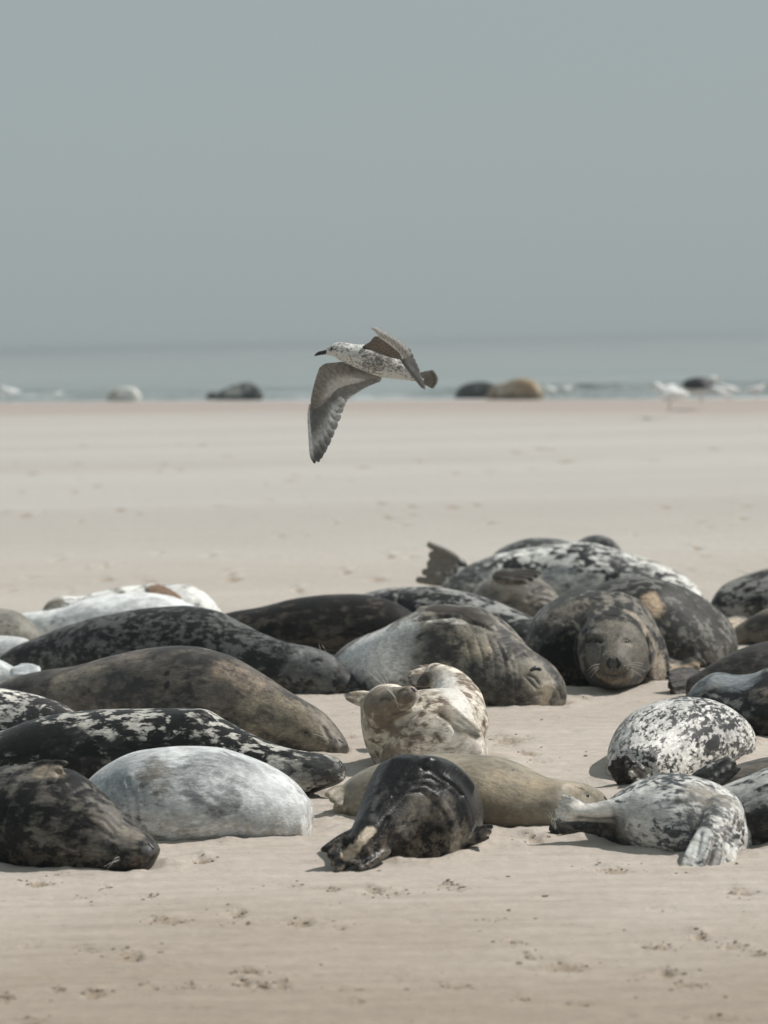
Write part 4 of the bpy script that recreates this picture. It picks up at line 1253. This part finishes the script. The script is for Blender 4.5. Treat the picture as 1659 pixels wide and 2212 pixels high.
# ------------------------------------------------------------------ far seals on the strand
SZ = -0.12
seal('dark seal with pale middle lying alone at the water edge, left of the flying gull',
     fur_material('coat_shore_dark', (0.05, 0.052, 0.053), (0.30, 0.30, 0.28), 3, 0.55, 0.08, (0.030, 0.031, 0.032), seed=31),
     [(446,856,.07),(455,846,.14),(468,848,.13),(485,840,.22),(510,830,.32),(535,826,.36),(552,834,.28),(562,848,.14)], [(440,862),(570,863)],
     ops=[('paint',[(490,846),(515,845)],.25,(.34,.33,.30),.8)], vox=.035, zg=SZ)
seal('white seal with a tan head lying at the water edge, far left',
     fur_material('coat_shore_white', (0.58, 0.57, 0.53), None, 3, 0.55, 0.08, (0.5, 0.49, 0.46), seed=32),
     [(231,852,.09),(240,843,.18),(255,840,.24),(270,836,.3),(288,838,.26),(300,852,.14)], [(225,865),(305,865)],
     ops=[('paint',[(245,850)],.22,(.30,.25,.15),.9)], vox=.035, zg=SZ)
seal('dark seal at the water edge beside the tan one, right of the flying gull',
     fur_material('coat_shore_grey', (0.055, 0.058, 0.056), (0.15, 0.15, 0.14), 3, 0.6, 0.1, None, seed=33),
     [(986,850,.12),(996,836,.25),(1015,827,.34),(1040,824,.36),(1065,830,.28),(1080,842,.15)], [(980,859),(1085,859)], vox=.035, zg=SZ)
seal('tan and ginger seal at the water edge, broadest of the far seals',
     fur_material('coat_shore_tan', (0.36, 0.31, 0.23), (0.20, 0.15, 0.09), 2.5, 0.55, 0.1, (0.30, 0.24, 0.165), seed=34),
     [(1056,848,.15),(1070,832,.28),(1095,824,.38),(1125,816,.42),(1150,822,.36),(1168,845,.2)], [(1050,862),(1175,862)],
     ops=[('paint',[(1120,830),(1150,840)],.35,(.30,.20,.11),.7),('paint',[(1080,845)],.3,(.45,.42,.35),.7)], vox=.035, zg=SZ)

# ------------------------------------------------------------------ gulls
m, t, b, out = material('gull_white')
co = t.new('ShaderNodeTexCoord').outputs['Object']
c = t.mix(t.rng(t.noise(co, 14, 4), 0.35, 0.65), (0.72, 0.72, 0.70), (0.80, 0.80, 0.79))
t.l.new(c, b.inputs['Base Color'])
b.inputs['Roughness'].default_value = 0.7
GW = m
GB = plain('gull_black', (0.022, 0.023, 0.026), 0.6, var=0.3, scale=20)
GBILL = plain('gull_bill', (0.42, 0.30, 0.08), 0.4)
GLEG = plain('gull_leg', (0.40, 0.30, 0.20), 0.5)
GGREY = plain('gull_grey', (0.30, 0.31, 0.32), 0.6, var=0.2, scale=20)

def standing_gull(label, x, yf, L, back, facing=1, wings=False, lift=0.0, crouch=1.0, mantle=False):
    """x, yf feet in photo pixels; L body length in metres; facing +1 right, -1 left"""
    z0 = 0.0
    for _ in range(5):
        d = gd(x, yf, z0)
        p = P(x, yf, d)
        z0 = float(max(sand_z(np.array([p[0]]), np.array([p[1]]))[0][0], sea_z))
    root = empty('gull', (p[0], p[1], z0 + lift))
    tag(root, label, 'gull', 'gulls along the water edge')
    f = facing
    h = 0.22 * L * crouch
    g = Geo()
    tube(g, [(-.50 * f * L, 0, h + .10 * L), (-.30 * f * L, 0, h + .13 * L), (0, 0, h + .14 * L), (.20 * f * L, 0, h + .20 * L),
             (.30 * f * L, 0, h + .33 * L), (.37 * f * L, 0, h + .37 * L)],
         [.05 * L, .13 * L, .20 * L, .17 * L, .095 * L, .075 * L], ns=14, n=22, up=(0, 1, 0.01))
    ball(g, (.36 * f * L, 0, h + .385 * L), (.10 * L, .085 * L, .085 * L))
    link('body', finish('gull_body', new_mesh('s', g.verts(), g.f), .02 * L / .6, 2), GW, root)
    g = Geo()
    tube(g, [(.43 * f * L, 0, h + .38 * L), (.50 * f * L, 0, h + .375 * L), (.55 * f * L, 0, h + .355 * L)], [.022 * L, .018 * L, .006 * L], ns=8)
    link('bill', new_mesh('bill', g.verts(), g.f), GBILL, root)
    for s in (-1, 1):
        g = Geo()
        tube(g, [(0.0, s * .05 * L, h + .03 * L), (.02 * f * L, s * .05 * L, h * .5), (0, s * .05 * L, 0.0)], .012 * L, ns=6)
        tube(g, [(-.02 * f * L, s * .05 * L, 0.006), (.09 * f * L, s * .05 * L, 0.004)], [.02 * L, .045 * L], ns=8, flat=.006)
        link('leg', new_mesh('leg', g.verts(), g.f), GLEG, root)
        g = Geo()
        if not wings:
            tube(g, [(.16 * f * L, s * .11 * L, h + .20 * L), (-.1 * f * L, s * .13 * L, h + .19 * L), (-.4 * f * L, s * .07 * L, h + .14 * L), (-.62 * f * L, s * .02 * L, h + .12 * L)],
                 [.05 * L, .11 * L, .07 * L, .015 * L], ns=12, flat=[.025 * L, .05 * L, .035 * L, .01 * L], up=(0, s, 0.6))
        else:
            tube(g, [(.14 * f * L, s * .10 * L, h + .26 * L), (.0 * f * L, s * .30 * L, h + .36 * L), (.10 * f * L, s * .55 * L, h + .24 * L), (.34 * f * L, s * .72 * L, h + .02 * L)],
                 [.08 * L, .15 * L, .13 * L, .03 * L], ns=12, flat=[.03 * L, .03 * L, .02 * L, .01 * L], up=(0.2 * f, 0, 1))
        link('wing', new_mesh('wing', g.verts(), g.f), back, root)
    if mantle:
        g = Geo()
        ball(g, (-.06 * f * L, -.03 * L, h + .24 * L), (.44 * L, .22 * L, .19 * L))
        link('mantle', new_mesh('mantle', g.verts(), g.f), back, root)
        g = Geo()
        tube(g, [(.10 * f * L, -.16 * L, h + .10 * L), (.32 * f * L, -.30 * L, h + .08 * L), (.60 * f * L, -.34 * L, h - .04 * L), (.80 * f * L, -.36 * L, h - .14 * L)],
             [.09 * L, .12 * L, .09 * L, .03 * L], ns=12, flat=[.03 * L, .025 * L, .02 * L, .01 * L], up=(0, -1, .3))
        link('wing', new_mesh('wing', g.verts(), g.f), GW, root)
    return root

standing_gull('white gull at the far left edge of the shoreline', 20, 868, .95, GW, -1, crouch=1.5)
standing_gull('small white gull standing second from the left at the water edge', 125, 867, .62, GW, 1, crouch=1.5)
standing_gull('white gull just right of the tan shore seal', 1192, 861, .66, GW, -1, crouch=1.5)
standing_gull('white gull between the tan shore seal and the big gulls', 1222, 861, .70, GGREY, 1, crouch=1.5)
standing_gull('white gull landing on the far sand beside the black backed one, legs down', 1448, 903, 1.0, GW, -1, wings=True, crouch=1.3, lift=.22)
standing_gull('black backed gull landing with wings half open over the far sand', 1514, 885, 1.1, GB, 1, wings=True, crouch=1.0, lift=.25, mantle=True)
standing_gull('white gull with head up just right of the black backed one', 1573, 862, .72, GW, -1, crouch=1.6)
standing_gull('white gull at the far right edge of the shoreline', 1636, 861, .72, GW, 1, crouch=1.5)

# ------------------------------------------------------------------ young gull in flight
GD = 15.0
KZ = 0.2299
def Zp(zx, zy, dd=0.0):
    return P(624.2 + KZ * zx, 658.9 + KZ * zy, GD + dd)
MZ = KZ * GD / FPX
ctr = Zp(800, 530)
bird = empty('flying_gull', ctr)
tag(bird, 'young speckled grey brown gull in flight over the seals, wings bent', 'gull')

m, t, b, out = material('gull_speckled')
co = t.new('ShaderNodeTexCoord').outputs['Object']
n1 = t.noise(t.mapv(co, (62, 85, 85)), 1.0, 4, 0.6, 0.8)
n2 = t.noise(t.mapv(co, (9, 9, 9)), 1.0, 3, 0.5)
fac = t.math('ADD', n1, t.rng(n2, 0.3, 0.7, -0.08, 0.08, False))
pa = t.new('ShaderNodeAttribute', attribute_name='paint')
fac = t.math('ADD', fac, pa.outputs['Alpha'])
c = t.mix(t.rng(fac, 0.42, 0.58), (0.64, 0.635, 0.61), (0.19, 0.18, 0.165))
t.l.new(c, b.inputs['Base Color'])
b.inputs['Roughness'].default_value = 0.75
t.l.new(t.bump(n1, 0.4, 0.01), b.inputs['Normal'])
GSP = m
m, t, b, out = material('gull_feather')
pa = t.new('ShaderNodeAttribute', attribute_name='paint')
co = t.new('ShaderNodeTexCoord').outputs['Object']
nz = t.noise(t.mapv(co, (50, 50, 50)), 1.0, 4, 0.6, 0.5)
c = t.mix(1.0, pa.outputs['Color'], t.mix(t.rng(nz, 0.35, 0.65), (0.86, 0.855, 0.85), (1.12, 1.12, 1.12)), 'MULTIPLY')
t.l.new(c, b.inputs['Base Color'])
b.inputs['Roughness'].default_value = 0.7
tr = t.new('ShaderNodeBsdfTranslucent')
t.l.new(c, tr.inputs['Color'])
mx = t.new('ShaderNodeMixShader')
mx.inputs[0].default_value = 0.62
t.l.new(b.outputs[0], mx.inputs[1])
t.l.new(tr.outputs[0], mx.inputs[2])
t.l.new(mx.outputs[0], out.inputs['Surface'])
GF = m

g = Geo()
ST = [(345,448,22),(390,432,46),(450,425,73),(510,440,88),(580,461,98),(660,481,114),(760,505,130),(860,540,132),(960,575,117),(1060,612,92),(1140,645,68),(1200,672,48),(1245,692,34)]
tube(g, [Zp(a, b_) - ctr for a, b_, r in ST], [r * MZ * 0.92 for a, b_, r in ST], ns=28, n=60, flat=[r * MZ for a, b_, r in ST], up=(0, 0, 1))
me = finish('gull_body', new_mesh('s', g.verts(), g.f), .0055, 2)
V = np.empty(len(me.vertices) * 3, np.float32)
me.vertices.foreach_get('co', V)
V = V.reshape(-1, 3)
# face and rear belly are cleaner white, the neck sides and breast are the most speckled
bel = np.array(Zp(1010, 680)) - ctr
fac_ = np.array(Zp(400, 460)) - ctr
cr_ = np.array(Zp(470, 380)) - ctr
a_ = -0.16 * np.exp(-((V - bel) ** 2).sum(1) / .055 ** 2) - 0.10 * np.exp(-((V - fac_) ** 2).sum(1) / .04 ** 2)
mask_ = np.array(Zp(405, 412, -0.03)) - ctr
a_ += 0.10 * np.exp(-((V - mask_) ** 2).sum(1) / .016 ** 2)
brst = np.array(Zp(830, 520, -0.05)) - ctr
a_ += 0.05 * np.exp(-((V - brst) ** 2).sum(1) / .08 ** 2) - 0.03
set_attr(me, 'paint', np.column_stack([np.zeros((len(V), 3)), a_]), 'FLOAT_COLOR')
me.polygons.foreach_set('use_smooth', np.ones(len(me.polygons), bool))
link('body', me, GSP, bird)
g = Geo()
tube(g, [Zp(365, 440) - ctr, Zp(320, 447) - ctr, Zp(275, 458) - ctr, Zp(245, 474) - ctr], [26 * MZ, 20 * MZ, 17 * MZ, 7 * MZ], ns=10, n=14)
link('bill', new_mesh('bill', g.verts(), g.f), plain('young_bill', (0.02, 0.02, 0.021), 0.4), bird)
for s in (-1, 1):
    g = Geo()
    ball(g, Zp(404, 413, s * 0.026) - ctr, (.0075, .006, .0075), 12, 8)
    link('eye', new_mesh('eye', g.verts(), g.f), EYE_MAT, bird)

def feather(parent, base, tip, hw, nrm, cols, camber=0.012, name='flight_feather', shape=0.16):
    B, T_ = np.asarray(base), np.asarray(tip)
    D = T_ - B
    n_ = unit(np.array(nrm, float) - unit(D) * np.dot(unit(D), nrm))
    lat = np.cross(unit(D), n_)
    n = 12
    vs, fs, cs_ = [], [], []
    for i in range(n):
        u = i / (n - 1)
        w = hw * min(1.0, 0.45 + u / 0.35) * (math.sqrt(max(0.0, 1 - ((u - (1 - shape)) / (shape * 1.02)) ** 2)) if u > 1 - shape else 1.0)
        c0 = B + D * u + n_ * camber * math.sin(math.pi * u)
        col = np.array([np.interp(u, [k[0] for k in cols], [k[1][q] for k in cols]) for q in range(3)])
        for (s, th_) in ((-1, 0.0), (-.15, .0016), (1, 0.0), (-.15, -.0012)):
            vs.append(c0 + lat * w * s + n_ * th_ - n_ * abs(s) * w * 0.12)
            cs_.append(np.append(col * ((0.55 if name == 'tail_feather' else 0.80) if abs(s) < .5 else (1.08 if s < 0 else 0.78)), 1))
    for i in range(n - 1):
        for j_ in range(4):
            fs.append((i * 4 + j_, i * 4 + (j_ + 1) % 4, (i + 1) * 4 + (j_ + 1) % 4, (i + 1) * 4 + j_))
    fs += [(3, 2, 1, 0), tuple((n - 1) * 4 + q for q in range(4))]
    me = new_mesh(name, vs, fs, False)
    set_attr(me, 'paint', np.array(cs_), 'FLOAT_COLOR')
    return link(name, me, GF, parent)

def sheet(name, parent, p1, p2, d1, d2, colf, bulge, thick, nv=30, nu=90):
    """wing membrane between two outlines given in photo crop pixels with depth offsets"""
    a = smoothcurve(np.array([np.append(Zp(x, y, dd), 0) for (x, y), dd in zip(p1, d1)]), nu)[:, :3]
    c_ = smoothcurve(np.array([np.append(Zp(x, y, dd), 0) for (x, y), dd in zip(p2, d2)]), nu)[:, :3]
    vs, cs_ = [], []
    for side in (1, -1):
        for i in range(nu):
            for j_ in range(nv):
                w = j_ / (nv - 1)
                p = a[i] * (1 - w) + c_[i] * w
                th_ = thick * math.sin(math.pi * min(max(w, .04), .96)) ** .5 * (0.6 + 0.4 * (1 - w))
                p = p + np.array([0, -1, 0]) * (bulge * math.sin(math.pi * w) + side * th_)
                vs.append(p - ctr)
                cs_.append((*colf(i / (nu - 1), w), 1))
    fs = []
    for side in (0, 1):
        o_ = side * nu * nv
        for i in range(nu - 1):
            for j_ in range(nv - 1):
                q = (o_ + i * nv + j_, o_ + (i + 1) * nv + j_, o_ + (i + 1) * nv + j_ + 1, o_ + i * nv + j_ + 1)
                fs.append(q if side == 0 else q[::-1])
    loop = [i * nv for i in range(nu)] + [(nu - 1) * nv + j_ for j_ in range(1, nv)] + [i * nv + nv - 1 for i in range(nu - 2, -1, -1)] + [j_ for j_ in range(nv - 2, 0, -1)]
    o_ = nu * nv
    for q in range(len(loop)):
        r_, s_ = loop[q], loop[(q + 1) % len(loop)]
        fs.append((r_, s_, s_ + o_, r_ + o_)[::-1])
    me = new_mesh(name, vs, fs)
    set_attr(me, 'paint', np.array(cs_), 'FLOAT_COLOR')
    return link(name, me, GF, parent)

def lerp(a, b_, u):
    return tuple(x * (1 - u) + y * u for x, y in zip(a, b_))
BR, BR2, GY_, LG = (0.39, 0.37, 0.34), (0.24, 0.226, 0.208), (0.52, 0.51, 0.49), (0.75, 0.76, 0.755)
# far wing, hanging down, underside toward us
def colA(u, w):
    k = math.sin(u * 95 + 3 * math.sin(w * 20)) * math.sin(w * 44 + u * 23)
    c_ = lerp(BR, BR2, min(1, max(0, 0.5 + 0.8 * k)))
    return lerp(c_, GY_, min(max((w - 0.45) / 0.35, 0), 1))
p1 = [(680,610),(600,565),(520,536),(420,541),(335,553),(292,585),(265,650),(232,760),(207,880),(203,985)]
p2 = [(860,690),(790,700),(700,720),(590,745),(500,770),(440,800),(405,845),(370,895),(315,955),(222,990)]
wing = sheet('wing', bird, p1, p2, [.02,.03,.05,.07,.1,.12,.14,.16,.18,.2], [.03,.05,.06,.08,.1,.12,.14,.16,.18,.2], colA, .022, .006)
tips = [(240,1487),(277,1476),(303,1442),(335,1388),(370,1322),(402,1248),(436,1172),(468,1092),(497,1012),(522,955)]
for k, tp in enumerate(tips):
    u = k / 9
    bs = (208 + u * 190, 930 - u * 105)
    bl = 0.62 - 0.10 * u
    cols = [(0, (0.48,0.485,0.485)), (bl - .14, (0.46,0.47,0.47)), (bl - .02, (0.84,0.85,0.85)), (0.79 - .05 * u, (0.86,0.87,0.87)),
            (0.84, lerp((0.22,0.225,0.23), (0.62,0.625,0.625), u)), (1, lerp((0.18,0.185,0.19), (0.66,0.66,0.66), u))]
    if k == 0:
        cols = [(0, LG), (.8, LG), (1, (0.12, 0.12, 0.12))]
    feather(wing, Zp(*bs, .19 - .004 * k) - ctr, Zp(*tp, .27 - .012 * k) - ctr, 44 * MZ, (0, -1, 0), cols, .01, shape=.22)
tips = [(548,902),(582,866),(620,833),(655,807),(690,782),(725,758),(760,738),(795,719),(825,706),(850,696),(872,689)]
for k, tp in enumerate(tips):
    u = k / 10
    bs = (405 + u * 330, 800 - u * 120)
    feather(wing, Zp(*bs, .155 - .01 * k) - ctr, Zp(*tp, .17 - .012 * k) - ctr, 42 * MZ, (0, -1, 0),
            [(0, GY_), (.55, (0.52, 0.52, 0.51)), (.85, (0.66, 0.66, 0.65)), (1, (0.85, 0.86, 0.85))], .008, shape=.3)
# near wing, raised toward us and swept back
def colB(u, w):
    k = math.sin(u * 40) * math.sin(w * 27 + u * 23)
    return lerp((0.27, 0.245, 0.215), (0.17, 0.153, 0.135), 0.5 + 0.5 * k)
def colC(u, w):
    k = 1.5 * math.sin(u * 90 + 2 * math.sin(w * 17)) * math.sin(w * 33 + u * 29)
    return lerp((0.36, 0.345, 0.32), (0.68, 0.67, 0.64), min(1, max(0, 0.5 + 0.5 * k)))
p1 = [(688,388),(755,350),(832,296),(900,335),(985,390),(1052,458)]
p2 = [(705,412),(775,428),(845,455),(920,483),(990,502),(1045,514)]
wing2 = sheet('wing', bird, p1, p2, [-.06,-.12,-.2,-.2,-.2,-.2], [-.055,-.075,-.085,-.09,-.09,-.1], colB, -.02, .006)
p1 = [(770,214),(802,206),(870,240),(960,287),(1060,352),(1128,420),(1155,470)]
p2 = [(780,230),(812,258),(842,300),(905,345),(985,405),(1042,462),(1062,512)]
cov = sheet('wing_coverts', wing2, p1, p2, [-.26,-.26,-.25,-.24,-.23,-.22,-.21], [-.25,-.245,-.235,-.23,-.225,-.22,-.2], colC, .018, .008)
tips = [(1150,440),(1172,490),(1195,545),(1215,590),(1232,632),(1244,690),(1262,745),(1285,795)]
for k, tp in enumerate(tips):
    u = k / 7
    bs = (990 + 55 * u, 385 + 105 * u)
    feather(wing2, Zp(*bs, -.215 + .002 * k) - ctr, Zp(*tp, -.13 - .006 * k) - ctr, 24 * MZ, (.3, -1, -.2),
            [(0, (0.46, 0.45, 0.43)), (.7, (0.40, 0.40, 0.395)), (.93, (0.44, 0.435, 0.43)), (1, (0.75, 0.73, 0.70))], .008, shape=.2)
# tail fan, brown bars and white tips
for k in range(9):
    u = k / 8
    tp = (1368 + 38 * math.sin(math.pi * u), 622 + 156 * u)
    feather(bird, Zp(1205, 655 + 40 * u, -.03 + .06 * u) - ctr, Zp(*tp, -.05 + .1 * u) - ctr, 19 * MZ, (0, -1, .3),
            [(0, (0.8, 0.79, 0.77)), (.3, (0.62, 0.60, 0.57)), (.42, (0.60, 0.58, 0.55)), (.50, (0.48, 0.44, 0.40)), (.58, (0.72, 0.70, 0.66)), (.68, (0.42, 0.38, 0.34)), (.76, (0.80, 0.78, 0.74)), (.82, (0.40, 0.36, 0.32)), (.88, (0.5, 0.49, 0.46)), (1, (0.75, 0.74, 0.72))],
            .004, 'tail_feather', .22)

# ------------------------------------------------------------------ sand pushed up and scuffed round the resting bodies
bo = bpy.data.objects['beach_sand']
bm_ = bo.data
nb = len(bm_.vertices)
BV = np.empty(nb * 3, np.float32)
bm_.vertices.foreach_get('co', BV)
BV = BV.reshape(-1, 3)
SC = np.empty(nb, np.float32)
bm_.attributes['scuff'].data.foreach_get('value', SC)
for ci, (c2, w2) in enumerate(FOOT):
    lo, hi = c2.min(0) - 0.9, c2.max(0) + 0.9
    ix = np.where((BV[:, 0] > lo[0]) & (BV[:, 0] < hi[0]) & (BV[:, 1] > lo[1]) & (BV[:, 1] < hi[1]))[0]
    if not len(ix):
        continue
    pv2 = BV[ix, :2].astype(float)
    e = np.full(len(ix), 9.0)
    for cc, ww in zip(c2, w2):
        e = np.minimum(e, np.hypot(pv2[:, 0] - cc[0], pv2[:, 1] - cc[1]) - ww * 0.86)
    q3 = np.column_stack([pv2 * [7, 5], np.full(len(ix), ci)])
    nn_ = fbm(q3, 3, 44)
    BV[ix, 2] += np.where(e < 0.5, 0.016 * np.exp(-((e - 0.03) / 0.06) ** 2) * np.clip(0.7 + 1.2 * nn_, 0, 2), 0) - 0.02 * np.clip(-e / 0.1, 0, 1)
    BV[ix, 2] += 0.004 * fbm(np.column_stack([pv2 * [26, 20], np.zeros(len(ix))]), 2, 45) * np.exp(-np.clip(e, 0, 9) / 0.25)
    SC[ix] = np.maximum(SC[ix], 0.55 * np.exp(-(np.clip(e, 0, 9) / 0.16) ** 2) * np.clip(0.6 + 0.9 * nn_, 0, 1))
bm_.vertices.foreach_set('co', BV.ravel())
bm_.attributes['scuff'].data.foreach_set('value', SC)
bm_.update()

# ------------------------------------------------------------------ sea haze
hz = Geo()
x0, x1, y0, y1, z0_, z1_ = -16000, 16000, -600, 8600, -3.8, 3.4
hz.add([(x0, y0, z0_), (x1, y0, z0_), (x1, y1, z0_), (x0, y1, z0_), (x0, y0, z1_), (x1, y0, z1_), (x1, y1, z1_), (x0, y1, z1_)],
       [(3, 2, 1, 0), (4, 5, 6, 7), (0, 1, 5, 4), (1, 2, 6, 5), (2, 3, 7, 6), (3, 0, 4, 7)])
m = bpy.data.materials.new('haze')
m.use_nodes = True
m.node_tree.nodes.clear()
ho = m.node_tree.nodes.new('ShaderNodeOutputMaterial')
pv = m.node_tree.nodes.new('ShaderNodeVolumePrincipled')
pv.inputs['Color'].default_value = (0.56, 0.62, 0.63, 1)
pv.inputs['Density'].default_value = 0.0009
pv.inputs['Anisotropy'].default_value = 0.2
m.node_tree.links.new(pv.outputs[0], ho.inputs['Volume'])
o = link('haze', new_mesh('haze', hz.verts(), hz.f, False), m)
tag(o, 'pale sea haze over the beach and water', kind='stuff')
